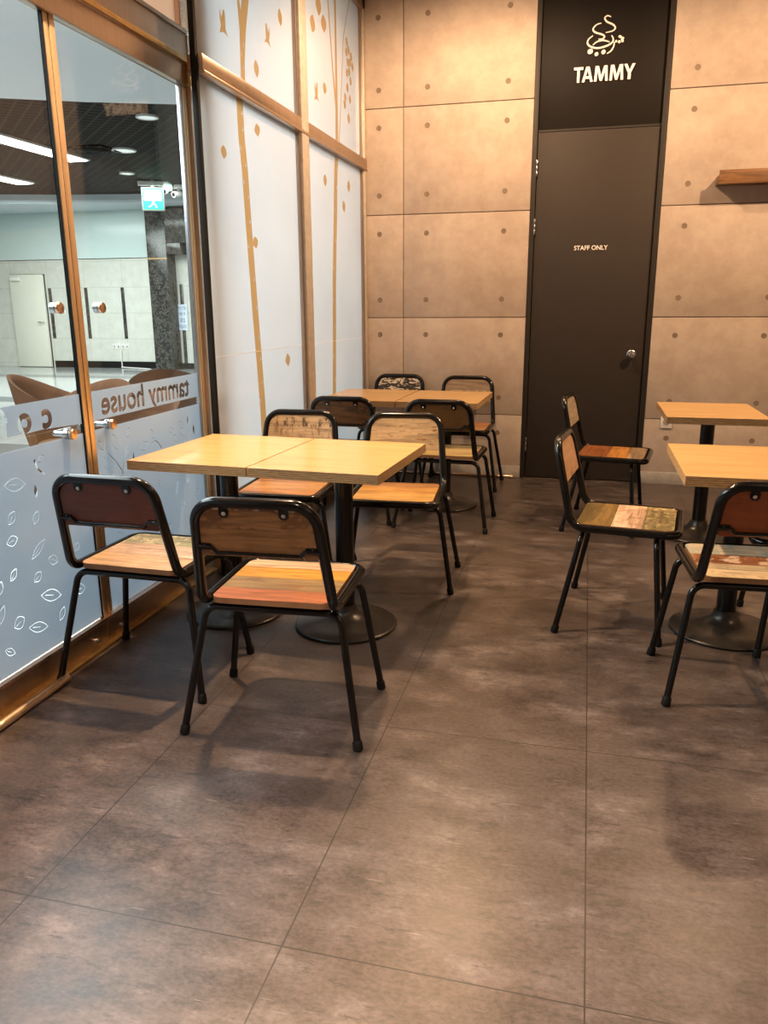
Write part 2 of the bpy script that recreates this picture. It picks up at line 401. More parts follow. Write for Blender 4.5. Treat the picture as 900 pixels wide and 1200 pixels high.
def lathe(bm, prof, c=(0, 0, 0), seg=40, mat=0, axis='Z'):
    rings = []
    for (r, z) in prof:
        ring = []
        for k in range(seg):
            a = 2*PI*k/seg; x, y = r*math.cos(a), r*math.sin(a)
            p = (x, y, z) if axis == 'Z' else ((z, x, y) if axis == 'X' else (x, -z, y))
            ring.append(bm.verts.new((c[0]+p[0], c[1]+p[1], c[2]+p[2])))
        rings.append(ring)
    for A, B in zip(rings, rings[1:]):
        for k in range(seg):
            f = bm.faces.new((A[k], A[(k+1) % seg], B[(k+1) % seg], B[k])); f.material_index = mat
    for R_ in (rings[0][::-1], rings[-1]):
        f = bm.faces.new(R_); f.material_index = mat
def prism(bm, pts, d, mats=(0, 1, 2)):
    """pts: closed 3-D outline, d: extrusion vector; front (pts), rear (pts+d), rim"""
    d = Vector(d); A = [bm.verts.new(p) for p in pts]; B = [bm.verts.new(Vector(p)+d) for p in pts]; n = len(A)
    f = bm.faces.new(A); f.material_index = mats[0]
    f = bm.faces.new(B[::-1]); f.material_index = mats[1]
    for i in range(n):
        f = bm.faces.new((A[i], B[i], B[(i+1) % n], A[(i+1) % n])); f.material_index = mats[2]
def round_rect(x0, x1, y0, y1, r, seg=6):
    return [(p.x, p.y) for p in fillet([(x0, y0, 0), (x1, y0, 0), (x1, y1, 0), (x0, y1, 0)], r, True, seg)]

# text outlines as polygons
def glyph_polys(body, size, sx=1.0, steps=6):
    cu = bpy.data.curves.new('txt', 'FONT'); cu.body = body; cu.size = size
    o = bpy.data.objects.new('txt', cu); C.objects.link(o)
    dg = bpy.context.evaluated_depsgraph_get(); oe = o.evaluated_get(dg); c2 = oe.to_curve(dg)
    polys = []
    for s in c2.splines:
        P = s.bezier_points; n = len(P); poly = []
        for i in range(n):
            a, b = P[i], P[(i+1) % n]
            straight = (a.handle_right-a.co).length < 1e-5 and (b.handle_left-b.co).length < 1e-5
            for k in range(1 if straight else steps):
                t = k/(1 if straight else steps)
                p = (1-t)**3*a.co+3*(1-t)**2*t*a.handle_right+3*(1-t)*t*t*b.handle_left+t**3*b.co
                poly.append((p.x*sx, p.y))
        polys.append(poly)
    oe.to_curve_clear(); bpy.data.objects.remove(o); bpy.data.curves.remove(cu)
    return polys
def poly_fill(polys, depth, remap, offset=0.0):
    """fill a set of 2-D outlines (even-odd), thicken by depth, remap(u,v,w)->xyz"""
    cu = bpy.data.curves.new('fill', 'CURVE'); cu.dimensions = '2D'; cu.fill_mode = 'BOTH'; cu.extrude = depth/2; cu.offset = offset
    for poly in polys:
        s = cu.splines.new('POLY'); s.points.add(len(poly)-1); s.use_cyclic_u = True
        for pt, (u, v) in zip(s.points, poly): pt.co = (u, v, 0, 1)
    o = bpy.data.objects.new('fill', cu); C.objects.link(o)
    dg = bpy.context.evaluated_depsgraph_get()
    me = bpy.data.meshes.new_from_object(o.evaluated_get(dg))
    for vt in me.vertices: vt.co = remap(*vt.co)
    bm = bmesh.new(); bm.from_mesh(me); bmesh.ops.remove_doubles(bm, verts=bm.verts[:], dist=1e-6)
    bmesh.ops.recalc_face_normals(bm, faces=bm.faces[:]); bm.to_mesh(me); bm.free()
    bpy.data.objects.remove(o); bpy.data.curves.remove(cu)
    return me
def bbox(polys):
    us = [p[0] for q in polys for p in q]; vs2 = [p[1] for q in polys for p in q]
    return min(us), max(us), min(vs2), max(vs2)

# ------------------------------------------------------------------ setting of the cafe
YW = 6.06          # rear wall face
XP = -1.68         # frosted panel plane
XD = -1.79         # glass door plane
CEIL = 3.38
XR, YF = 4.2, -2.6
def struct(o): o['kind'] = 'structure'; return o

bm = bmesh.new(); box(bm, -1.86, XR, YF, YW+0.3, -0.10, 0.0); struct(obj('floor', bm, M['floor']))
bm = bmesh.new(); box(bm, -1.86, XR, YF, YW+0.3, CEIL, CEIL+0.1); struct(obj('ceiling', bm, M['ceil']))
bm = bmesh.new(); box(bm, XR, XR+0.1, YF, YW+0.3, 0, CEIL); struct(obj('wall_right', bm, M['plaster']))
bm = bmesh.new(); box(bm, -1.86, XR, YF-0.1, YF, 0, CEIL); struct(obj('wall_front', bm, M['plaster']))
# rear wall: concrete panels with open joints and plugged tie holes
DX0, DX1 = -0.452, 0.436
bm = bmesh.new()
box(bm, -1.86, DX0, YW+0.012, YW+0.2, 0, CEIL, 1); box(bm, DX1, XR, YW+0.012, YW+0.2, 0, CEIL, 1)
box(bm, DX0, DX1, YW+0.16, YW+0.2, 0, CEIL, 1)
zs = [0.0, 0.483, 1.207, 1.95, 2.677, CEIL]; g = 0.003
for z0, z1 in zip(zs, zs[1:]):
    for x0, x1 in ((-1.86, -1.378), (-1.378, DX0), (DX1, 1.34), (1.34, 2.56), (2.56, XR)):
        box(bm, x0+g, x1-(g if x1 not in (DX0,) else 0), YW, YW+0.014, z0+g, z1-g, 0, 0.0015)
def disc(x, z, r=0.019):
    vs_ = [bm.verts.new((x+r*math.cos(2*PI*k/18), YW-0.0012, z+r*math.sin(2*PI*k/18))) for k in range(18)]
    vr = [bm.verts.new((x+r*0.8*math.cos(2*PI*k/18), YW-0.0004, z+r*0.8*math.sin(2*PI*k/18))) for k in range(18)]
    for k in range(18):
        f = bm.faces.new((vs_[k], vs_[(k+1) % 18], vr[(k+1) % 18], vr[k])); f.material_index = 2
    f = bm.faces.new(vr); f.material_index = 2
for z in (3.262, 2.797, 2.547, 2.085, 1.815, 1.338, 1.08, 0.612, 0.343):
    for x in (-1.562, -1.203, -0.634, 0.60, 1.183, 1.52, 2.3): disc(x, z)
struct(obj('wall_back', bm, [M['concrete'], M['joint'], M['hole']]))
bm = bmesh.new(); box(bm, -1.68, DX0-0.001, YW-0.008, YW+0.004, 0, 0.088, 0, 0.001); struct(obj('baseboard_back', bm, M['skirting']))
bm = bmesh.new(); box(bm, DX1+0.001, XR, YW-0.008, YW+0.004, 0, 0.088, 0, 0.001); struct(obj('baseboard_back_right', bm, M['skirting']))

# staff door
fr = bmesh.new()
box(fr, DX0, -0.418, YW-0.004, YW+0.15, 0, CEIL, 0, 0.002); box(fr, 0.402, DX1, YW-0.004, YW+0.15, 0, CEIL, 0, 0.002)
box(fr, -0.418, 0.402, YW+0.02, YW+0.15, 2.462, 2.476)
struct(obj('trim_1', fr, M['frame']))
bm = bmesh.new(); box(bm, -0.414, 0.398, YW+0.016, YW+0.06, 0.006, 2.458, 0, 0.002)
door1 = struct(obj('door_1', bm, M['door']))
bm = bmesh.new()
lathe(bm, [(0.0, -0.002), (0.034, -0.002), (0.034, 0.006), (0.027, 0.010), (0.015, 0.014), (0.013, 0.030), (0.020, 0.036), (0.028, 0.046), (0.029, 0.056), (0.024, 0.064), (0.012, 0.068), (0.010, 0.066), (0.0, 0.066)], (0.313, YW+0.016, 0.942), 28, 0, 'Y')
kn = obj('door_knob', bm, M['steel'], door1); tag(kn, 'round polished steel door knob')
for z in (2.225, 1.835, 0.258):
    bm = bmesh.new()
    for k in range(3): lathe(bm, [(0.0075, z-0.052+k*0.036), (0.0085, z-0.050+k*0.036), (0.0085, z-0.020+k*0.036), (0.0075, z-0.018+k*0.036)], (-0.416, YW+0.004, 0), 12)
    tag(obj('hinge', bm, M['steel'], door1), 'small steel hinge')
def join_meshes(mes):
    bm = bmesh.new()
    for m_ in mes: bm.from_mesh(m_); bpy.data.meshes.remove(m_)
    me = bpy.data.meshes.new('joined'); bm.to_mesh(me); bm.free(); return me
CAPS = {
    'T': [(0, 1), (1, 1), (1, .83), (.64, .83), (.64, 0), (.36, 0), (.36, .83), (0, .83)],
    'A': [(.0, 0), (.35, 1), (.65, 1), (1, 0), (.77, 0), (.70, .22), (.30, .22), (.23, 0)],
    'M': [(.0, 0), (.07, 1), (.31, 1), (.50, .36), (.69, 1), (.93, 1), (1, 0), (.81, 0), (.77, .66), (.58, .02), (.42, .02), (.23, .66), (.19, 0)],
    'Y': [(0, 1), (.27, 1), (.5, .60), (.73, 1), (1, 1), (.63, .42), (.63, 0), (.37, 0), (.37, .42)]}
def cap_word(body, spans, z0, z1, y, depth):
    out = []
    for ch, (a, b) in zip(body, spans):
        polys = [[(a+u*(b-a), z0+v*(z1-z0)) for u, v in CAPS[ch]]]
        if ch == 'A': polys.append([(a+u*(b-a), z0+v*(z1-z0)) for u, v in ((.36, .38), (.64, .38), (.5, .80))])
        out.append(poly_fill(polys, depth, lambda u, v, w_: (u, y-depth/2-w_, v)))
    return join_meshes(out)
def wall_word(body, spans, z0, z1, y, depth, offset):
    return join_meshes([wall_text(ch, a, b, z0, z1, y, depth, offset) for ch, (a, b) in zip(body, spans)])
def wall_text(body, x0, x1, z0, z1, y, depth=0.004, offset=0.0):
    P = glyph_polys(body, 1.0); u0, u1, v0, v1 = bbox(P)
    P = [[(x0+(u-u0)/(u1-u0)*(x1-x0), z0+(v-v0)/(v1-v0)*(z1-z0)) for u, v in q] for q in P]
    return poly_fill(P, depth, lambda u, v, w_: (u, y-depth/2-w_, v), offset)
tag(link('lettering', wall_text('STAFF ONLY', -0.130, 0.100, 1.672, 1.702, YW+0.016, 0.003, 0.0006), M['white'], door1), 'small white STAFF ONLY lettering')

# sign over the staff door
sg = empty('wall_sign', (0, YW+0.02, 2.476))
tag(sg, 'tall black sign panel with white TAMMY lettering and cup emblem above the door', 'sign')
sg_inv = sg.location.copy()
def sgp(name, me_or_bm, mat, lab=None):
    o = obj(name, me_or_bm, mat, sg) if isinstance(me_or_bm, bmesh.types.BMesh) else link(name, me_or_bm, mat, sg)
    o.matrix_parent_inverse = Matrix.Translation(-sg_inv)
    if lab: tag(o, lab)
    return o
bm = bmesh.new(); box(bm, -0.417, 0.401, YW+0.02, YW+0.05, 2.477, CEIL-0.002, 0, 0.001); sgp('sign_panel', bm, M['sign'])
sgp('lettering', cap_word('TAMMY', ((-0.193, -0.132), (-0.138, -0.066), (-0.058, 0.032), (0.042, 0.132), (0.134, 0.206)), 2.757, 2.851, YW+0.02, 0.012), M['white'], 'white capital lettering reading TAMMY')
bm = bmesh.new(); YS = YW+0.014
def stroke(pts, w_=0.0062, taper=True):
    P = [Vector((x, YS, z)) for x, z in pts]
    # Catmull-Rom smoothing
    Q = []
    for i in range(len(P)-1):
        p0, p1, p2, p3 = P[max(i-1, 0)], P[i], P[i+1], P[min(i+2, len(P)-1)]
        for k in range(5):
            t = k/5
            Q.append(0.5*((2*p1)+(p2-p0)*t+(2*p0-5*p1+4*p2-p3)*t*t+(3*p1-p0-3*p2+p3)*t**3))
    Q.append(P[-1]); n = len(Q)
    rr = [w_*(0.45+0.55*math.sin(PI*min(1, max(0, (i+1.5)/(n+2))))) if taper else w_ for i in range(n)]
    tube(bm, Q, rr, False, 8)
stroke([(0.029, 3.141), (0.007, 3.149), (-0.01, 3.137), (0.005, 3.114), (0.046, 3.093), (0.061, 3.073), (0.044, 3.056), (0.001, 3.05)])
stroke([(-0.03, 3.108), (-0.061, 3.101), (-0.082, 3.077), (-0.066, 3.056), (-0.022, 3.04), (-0.005, 3.026), (-0.016, 3.014), (-0.044, 3.014)])
stroke([(-0.081, 3.037), (-0.108, 3.017), (-0.112, 2.991), (-0.085, 2.969), (-0.037, 2.96), (0.018, 2.971), (0.049, 2.99), (0.051, 3.012), (0.04, 3.03)], 0.0068)
stroke([(-0.078, 2.981), (-0.051, 2.999), (-0.012, 3.004), (0.029, 2.992)], 0.0055)
stroke([(0.061, 2.989), (0.057, 2.96), (0.04, 2.936), (0.017, 2.923)], 0.0055)
for (x, z), r, ang in (((-0.093, 2.944), 0.0175, 0.25), ((-0.051, 2.925), 0.0125, 0.5), ((-0.006, 2.935), 0.0145, 0.9)):
    for s in (-1, 1):   # two halves of a bean with a slit between them
        P = [(r*math.cos(PI*k/12), s*(0.0014+r*0.78*math.sin(PI*k/12))) for k in range(13)]
        c_, s_ = math.cos(ang), math.sin(ang)
        prism(bm, [(x+p*c_-q*s_, YS, z+p*s_+q*c_) for p, q in P], (0, 0.005, 0), (0, 0, 0))
for a, b_ in (((0.066, 2.99), (0.078, 2.994)), ((0.086, 3.022), (0.106, 3.014)), ((0.088, 2.995), (0.097, 2.980)), ((0.108, 3.004), (0.116, 2.984)), ((0.104, 3.000), (0.120, 3.012))):
    mx = ((a[0]+b_[0])/2, (a[1]+b_[1])/2); stroke([a, mx, b_], 0.0088)
sgp('coffee_cup_emblem', bm, M['white'], 'white steaming cup emblem with beans and leaf')

# ------------------------------------------------------------------ frosted panel bay (left, far)
def yz_remap(X): return lambda u, v, w_: (X+w_, u, v)
def rect_poly(u0, u1, v0, v1): return [(u0, v0), (u1, v0), (u1, v1), (u0, v1)]
# frame
fr = bmesh.new()
box(fr, XP-0.05, XP+0.026, 4.655, 4.775, 0, CEIL, 1, 0.003)          # middle post, steel with its cream reflection painted in
box(fr, XP-0.05, XP+0.012, 4.635, 4.657, 0, CEIL, 0, 0.002); box(fr, XP-0.05, XP+0.012, 4.773, 4.800, 0, CEIL, 0, 0.002)
struct(obj('trim_2', fr, [M['bronze'], M['steel_cream_sheen']]))
fr = bmesh.new()
box(fr, XP-0.05, XP+0.022, 6.010, YW-0.002, 0, CEIL, 1, 0.003); box(fr, XP-0.05, XP+0.012, 5.990, 6.012, 0, CEIL, 0, 0.002)
struct(obj('trim_3', fr, [M['bronze'], M['steel_cream_sheen']]))
fr = bmesh.new()
box(fr, XP-0.05, XP+0.024, 3.425, YW-0.002, 2.277, 2.340, 0, 0.003)
box(fr, XP-0.05, XP+0.030, 3.425, YW-0.002, 2.262, 2.277, 0, 0.002)
box(fr, XP-0.05, XP+0.022, 3.425, YW-0.002, CEIL-0.07, CEIL, 0, 0.003)
box(fr, XP-0.05, XP+0.022, 3.425, YW-0.002, 0.0, 0.09, 0, 0.003)
struct(obj('trim_4', fr, M['bronze']))
bm = bmesh.new(); box(bm, XP-0.024, XP+0.002, 3.405, 3.43, 0, CEIL, 0, 0.002); struct(obj('trim_5', bm, M['dark']))

def leaf_outline(y, z, L, W, ang, n=10):
    pts = []
    for k in range(n): t = k/n; pts.append((-L/2+L*t, W/2*math.sin(PI*t)**0.9))
    for k in range(n): t = k/n; pts.append((L/2-L*t, -W/2*math.sin(PI*t)**0.9))
    c, s = math.cos(ang), math.sin(ang)
    return [(y+a*c-b*s, z+a*s+b*c) for a, b in pts]
def stem(pts, ws):
    L, R_ = [], []
    for i, (p, w_) in enumerate(zip(pts, ws)):
        a = pts[max(i-1, 0)]; b = pts[min(i+1, len(pts)-1)]
        d = Vector((b[0]-a[0], b[1]-a[1])).normalized(); nx, ny = -d.y, d.x
        L.append((p[0]+nx*w_/2, p[1]+ny*w_/2)); R_.append((p[0]-nx*w_/2, p[1]-ny*w_/2))
    return L+R_[::-1]
def bird(y, z, s, flip=1):
    P = [(-0.9, -1.0), (-0.55, -0.35), (-0.75, 0.2), (-0.7, 0.9), (-0.35, 0.25), (0.0, 1.0), (0.3, 0.9), (0.35, 0.1), (0.3, -0.4), (0.75, -0.9), (0.2, -0.75), (-0.2, -0.75)]
    return [(y+flip*a*s, z+b*s) for a, b in P]
def panel(n, y0, y1, z0, z1, decals, seam=None):
    bm = bmesh.new(); box(bm, XP-0.022, XP-0.012, y0, y1, z0, z1); wn = struct(obj('window_%d' % n, bm, M['glass']))
    polys_all = [[(u, min(max(v, z0+0.0006), z1-0.0006)) for u, v in q] for qs in decals.values() for q in qs]
    tag(link('frosted_film', poly_fill([rect_poly(y0, y1, z0, z1)]+polys_all, 0.0012, yz_remap(XP-0.0105)), M['frostw'], wn), 'white frosted film on the pane')
    if seam:
        bm = bmesh.new(); box(bm, XP-0.0100, XP-0.0088, y0, y1, seam-0.0012, seam+0.0012); obj('film_seam', bm, M['white'], wn)
    for nm, polys in decals.items():
        polys = [[(u, min(max(v, z0+0.0006), z1-0.0006)) for u, v in q] for q in polys]
        tag(link(nm, poly_fill(polys, 0.001, yz_remap(XP-0.0105)), M['decal'], wn), {'tree_decal': 'tan birch tree silhouette'}.get(nm, 'small tan leaves and birds drifting'))
def notch(pts, w_, k):   # small gap cut at the trunk edge
    out = []
    for i in range(len(pts)-1):
        (y0, z0), (y1, z1) = pts[i], pts[i+1]
        for t in (0.3, 0.75):
            yy, zz = y0+(y1-y0)*t, z0+(z1-z0)*t; s = 1 if random.random() < 0.5 else -1
            out.append([(yy+s*w_*0.36, zz-0.010), (yy+s*w_*0.12, zz-0.020), (yy+s*w_*0.34, zz+0.008)])
    return out
t1 = [(3.872, 2.262), (3.875, 2.1), (3.898, 1.944), (3.906, 1.798), (3.925, 1.534), (3.951, 1.219), (3.974, 0.971), (3.99, 0.763), (4.0, 0.55), (4.01, 0.3), (4.01, 0.09)]
panel(1, 3.43, 4.635, 0.09, 2.262, {'tree_decal': [stem(t1, [0.074]*len(t1))]+notch(t1, 0.074, 0),
      'drifting_leaves': [leaf_outline(3.663, 1.994, 0.06, 0.062, 1.5), leaf_outline(4.077, 2.166, 0.062, 0.072, 1.9), leaf_outline(3.990, 1.617, 0.06, 0.068, 1.8), leaf_outline(4.391, 0.995, 0.075, 0.072, 1.7)]}, 1.068)
t1u = [(3.922, 2.34), (3.930, 2.45), (3.945, 2.55)]
trunk = [(3.900, 2.34), (3.905, 2.45), (3.912, 2.58), (3.897, 2.692), (3.885, 2.95), (3.87, 3.31), (3.885, 3.31), (3.905, 2.95), (3.922, 2.72), (3.935, 2.66), (3.972, 2.76), (4.00, 2.95), (4.01, 3.31), (4.03, 3.31), (4.03, 2.95), (4.035, 2.86), (4.12, 3.1), (4.21, 3.31), (4.24, 3.31), (4.15, 3.08), (4.06, 2.80), (3.985, 2.58), (3.957, 2.45), (3.948, 2.34)]
panel(2, 3.43, 4.635, 2.34, CEIL-0.07, {'tree_decal': [trunk]+notch(t1u, 0.04, 0),
      'drifting_leaves': [bird(3.735, 2.55, 0.055), bird(4.26, 2.652, 0.05, -1), leaf_outline(4.457, 2.79, 0.085, 0.062, 1.75), leaf_outline(4.099, 2.452, 0.08, 0.062, 1.75)]})
t2 = [(5.425, 2.262), (5.40, 2.166), (5.366, 1.851), (5.315, 1.453), (5.292, 1.071), (5.265, 0.721), (5.25, 0.4), (5.25, 0.09)]
panel(3, 4.80, 5.990, 0.09, 2.262, {'tree_decal': [stem(t2, [0.074]*8)]+notch(t2, 0.074, 1),
      'drifting_leaves': [leaf_outline(5.165, 2.077, 0.075, 0.072, 1.6), leaf_outline(5.694, 2.11, 0.08, 0.072, 1.8), leaf_outline(5.569, 1.963, 0.075, 0.072, 1.8)]}, 1.062)
lv = [(5.70, 3.02), (5.74, 2.98), (5.69, 2.955), (5.80, 2.955), (5.77, 2.91), (5.83, 2.90), (5.72, 2.90), (5.75, 2.85), (5.70, 2.83), (5.78, 2.80), (5.70, 2.74), (5.645, 2.667), (5.63, 2.62), (5.76, 2.68)]
panel(4, 4.80, 5.990, 2.34, CEIL-0.07, {'tree_decal': [[(5.405, 2.34), (5.418, 2.55), (5.365, 2.75), (5.30, 3.10), (5.265, 3.31), (5.28, 3.31), (5.32, 3.10), (5.385, 2.78), (5.425, 2.66), (5.43, 2.95), (5.43, 3.31), (5.47, 3.31), (5.472, 2.95), (5.470, 2.62), (5.465, 2.34)],
      [(5.475, 2.34), (5.527, 2.575), (5.618, 3.03), (5.78, 3.31), (5.793, 3.31), (5.632, 3.03), (5.541, 2.575), (5.492, 2.34)]],
      'drifting_leaves': [bird(5.042, 2.562, 0.055), leaf_outline(4.996, 2.92, 0.10, 0.095, 1.4), leaf_outline(5.208, 2.983, 0.1, 0.105, 1.8), leaf_outline(5.114, 3.053, 0.11, 0.105, 1.6), leaf_outline(5.20, 2.62, 0.07, 0.073, 1.5), leaf_outline(5.72, 2.55, 0.075, 0.062, 1.6)]
      + [leaf_outline(a, b, 0.062, 0.058, 1.2+0.7*(i % 3)*0.5) for i, (a, b) in enumerate(lv)]})

# ------------------------------------------------------------------ glass door bay (left, near)
XG = XD-0.008
fr = bmesh.new()
def gold_post(bm_, y0, y1, z0, z1):
    m_ = (y0+y1)/2
    box(bm_, XG-0.006, XD+0.003, y0+0.004, m_-0.003, z0, z1, 0, 0.003); box(bm_, XG-0.006, XD+0.003, m_+0.003, y1, z0, z1, 0, 0.003)
    box(bm_, XG-0.006, XD-0.001, y0, y0+0.005, z0, z1, 1)
    box(bm_, XG-0.010, XD-0.001, m_-0.004, m_+0.004, z0, z1, 1)
gold_post(fr, 2.537, 2.600, 0.10, 2.237); struct(obj('trim_6', fr, [M['gold'], M['dark']]))
fr = bmesh.new()
gold_post(fr, 3.475, 3.520, 0.0, 2.237)
box(fr, XG-0.04, XD+0.022, 3.520, 3.570, 0, 2.445, 2, 0.003)
box(fr, XG-0.012, XD+0.002, 3.464, 3.476, 0.1, 2.237, 3, 0.002)
struct(obj('trim_7', fr, [M['gold'], M['dark'], M['bronze'], M['steel']]))
fr = bmesh.new()
box(fr, XG-0.014, XD+0.018, -0.6, 3.520, 2.237, 2.445, 0, 0.003)
box(fr, XD+0.014, XD+0.034, -0.6, 3.512, 2.325, 2.347, 1, 0.003); box(fr, XD+0.014, XD+0.034, 3.492, 3.514, 2.237, 2.345, 1, 0.003)
box(fr, XG-0.014, XD+0.024, -0.6, 3.520, 2.445, 2.462, 0, 0.002)
struct(obj('trim_8', fr, [M['bronze'], M['dull_gold']]))
fr = bmesh.new()
box(fr, XG-0.03, XD+0.012, -0.6, 2.540, 0.0, 0.112, 0, 0.003); box(fr, XG-0.03, XD+0.012, 2.545, 3.475, 0.0, 0.112, 0, 0.003)
box(fr, XG-0.03, XD+0.018, -0.6, 3.475, 0.104, 0.116, 2, 0.002)
box(fr, XD+0.002, XD+0.032, -0.6, 3.475, 0.0, 0.014, 1, 0.004)
for y in (2.47, 2.63): lathe(fr, [(0.0, 0.0), (0.011, 0.0), (0.011, 0.006), (0.006, 0.010), (0.0, 0.010)], (XD+0.012, y, 0.045), 14, 3, 'X')
struct(obj('trim_9', fr, [M['bronze'], M['dull_gold'], M['copper'], M['steel']]))
tag(None or obj('floor_rail', (lambda b_: (tube(b_, [(XD+0.052, -0.6, 0.016), (XD+0.052, 2.22, 0.016)], 0.015, False, 12), b_)[1])(bmesh.new()), M['gold']), 'low orange gold rail lying along the glass front', 'rail')
# peach transom above the header
bm = bmesh.new(); box(bm, XG-0.01, XG, -0.6, 3.52, 2.462, CEIL); w5 = struct(obj('window_5', bm, M['glass']))
bm = bmesh.new(); box(bm, XG+0.001, XG+0.003, -0.6, 3.47, 2.47, CEIL-0.01); tag(obj('frosted_film', bm, M['peach'], w5), 'peach coloured film')
bm = bmesh.new(); box(bm, XG-0.03, XD+0.02, 3.47, 3.57, 2.462, CEIL, 0, 0.003); struct(obj('trim_10', bm, M['copper']))
# wall piece left of the glazed front, beside the viewer
bm = bmesh.new(); box(bm, -1.86, -1.76, YF, -0.6, 0, CEIL); struct(obj('wall_left', bm, M['plaster']))

def ring_leaf(y, z, L, W, ang, t=0.0018):
    return [leaf_outline(y, z, L, W, ang), leaf_outline(y, z, L-3.2*t, W-2*t, ang)]
def vein(y, z, L, ang, t=0.0018):
    c, s = math.cos(ang), math.sin(ang)
    return [stem([(y-c*L*0.30, z-s*L*0.30), (y+c*L*0.12, z+s*L*0.12)], [t, t*0.6])]
def seg(a, b): return math.hypot(b[0]-a[0], b[1]-a[1]), math.atan2(b[1]-a[1], b[0]-a[0])
def leaf2(a, b, W, vn=True):
    L, an = seg(a, b); y, z = (a[0]+b[0])/2, (a[1]+b[1])/2
    return ring_leaf(y, z, L, W, an)+(vein(y, z, L, an) if vn else [])
def bean(y, z, L, W, ang):
    return ring_leaf(y, z, L, W, ang, 0.0018)[:2]+vein(y, z, L*1.1, ang+0.05)
def mirror_text(body, ya, yb, z0, z1):
    """lettering made to be read from the hall: it runs from ya (its start) to lower y"""
    P = glyph_polys(body, 1.0); u0, u1, v0, v1 = bbox(P)
    zb = z0+0.013      # base line; descenders are short
    return [[(ya+(u-u0)/(u1-u0)*(yb-ya), zb+v/v1*(z1-zb) if v > 0 else zb-v/v0*(zb-z0)) for u, v in q] for q in P]
def bold(polys, d):   # thicken the outlines
    cu = []
    for q in polys:
        n = len(q); area_ = sum(q[i][0]*q[(i+1) % n][1]-q[(i+1) % n][0]*q[i][1] for i in range(n))
        out = []
        for i in range(n):
            a, b, c = Vector(q[i-1]), Vector(q[i]), Vector(q[(i+1) % n])
            d1 = (b-a).normalized() if (b-a).length > 1e-7 else Vector((1, 0)); d2 = (c-b).normalized() if (c-b).length > 1e-7 else d1
            t = (d1+d2); t = t.normalized() if t.length > 1e-6 else d1
            out.append((b.x+t.y*d, b.y-t.x*d))
        cu.append(out)
    return cu
def door_film(wn, y0, y1, band_polys, low_polys):
    X = XD-0.0065
    me = poly_fill([rect_poly(y0, y1, 0.882, 0.992)]+band_polys, 0.001, yz_remap(X))
    tag(link('frosted_band', me, M['frost'], wn), 'pale frosted band with cut out mirrored lettering')
    me = poly_fill([rect_poly(y0, y1, 0.118, 0.847)]+low_polys, 0.001, yz_remap(X))
    tag(link('frosted_film', me, M['frost'], wn), 'blue grey frosted film with cut out leaf drawings')
def handle_set(wn, y):
    for z in (1.297, 0.859):
        bm = bmesh.new()
        lathe(bm, [(0.0, 0.0), (0.019, 0.0), (0.019, 0.018), (0.0165, 0.019), (0.0165, 0.022), (0.0, 0.022)], (XD-0.006, y, z), 24, 0, 'X')
        bs = tag(obj('handle_boss', bm, M['steel'], wn), 'round chrome handle boss')
        bm = bmesh.new(); lathe(bm, [(0.0, 0.022), (0.019, 0.022), (0.020, 0.024), (0.020, 0.032), (0.018, 0.035), (0.0, 0.036)], (XD-0.006, y, z), 24, 0, 'X')
        tag(obj('boss_cap', bm, M['copper'], bs), 'copper end cap')
    bm = bmesh.new(); y2 = y+0.10*(1 if y < 2.56 else -1)
    tube(bm, fillet([(XG-0.004, y, 0.859), (XG-0.05, y, 0.859), (XG-0.05, y2, 0.859)], 0.015), 0.010, False, 12)
    tag(obj('handle_bar', bm, M['steel'], wn), 'chrome bar of the outside door handle')
# right leaf of the door: tammy house
bm = bmesh.new(); box(bm, XG-0.008, XG, 2.600, 3.475, 0.112, 2.237); d3 = struct(obj('door_3', bm, M['glass']))
text = mirror_text('tammy house', 3.375, 2.672, 0.885, 0.986)
low = []
low += leaf2((2.66, 0.762), (2.622, 0.803), 0.026)+leaf2((2.752, 0.748), (2.722, 0.815), 0.036)+bean(2.836, 0.804, 0.042, 0.034, 1.0)
low += leaf2((2.797, 0.712), (2.828, 0.757), 0.024)+leaf2((2.668, 0.683), (2.648, 0.740), 0.030)
low += [stem([(2.772, 0.641), (2.768, 0.66), (2.73, 0.705), (2.682, 0.747)], [0.006, 0.005, 0.004, 0.003]), stem([(2.777, 0.645), (2.783, 0.68), (2.790, 0.706)], [0.004]*3)]
low += leaf2((3.034, 0.745), (3.006, 0.792), 0.026, False)+leaf2((2.915, 0.720), (2.985, 0.738), 0.036)
low += [stem([(3.088, 0.694), (3.065, 0.722), (3.038, 0.738), (3.005, 0.728)], [0.005, 0.005, 0.004, 0.003]), [(2.85, 0.69), (2.862, 0.722), (2.868, 0.69)]]
low += leaf2((3.293, 0.755), (3.255, 0.79), 0.028)+leaf2((3.155, 0.765), (3.205, 0.757), 0.026, False)+leaf2((3.235, 0.700), (3.195, 0.738), 0.028, False)
low += [stem([(3.327, 0.690), (3.300, 0.712), (3.262, 0.735)], [0.006, 0.005, 0.003]), stem([(3.330, 0.694), (3.335, 0.73), (3.342, 0.762)], [0.005, 0.004, 0.003]), leaf_outline(3.392, 0.732, 0.05, 0.018, 1.6), leaf_outline(3.340, 0.785, 0.045, 0.012, 1.4)]
low += bean(3.042, 0.547, 0.04, 0.026, 2.6)+leaf2((3.18, 0.46), (3.21, 0.52), 0.022)+bean(3.305, 0.508, 0.042, 0.024, 0.7)+bean(3.39, 0.431, 0.04, 0.025, 2.0)+leaf2((3.22, 0.41), (3.26, 0.40), 0.018, False)+bean(3.10, 0.33, 0.04, 0.025, 0.6)
low += leaf2((2.70, 0.42), (2.75, 0.36), 0.03)+bean(2.86, 0.30, 0.04, 0.028, 1.2)+leaf2((2.95, 0.22), (3.03, 0.24), 0.03)+bean(2.72, 0.24, 0.04, 0.03, 0.4)
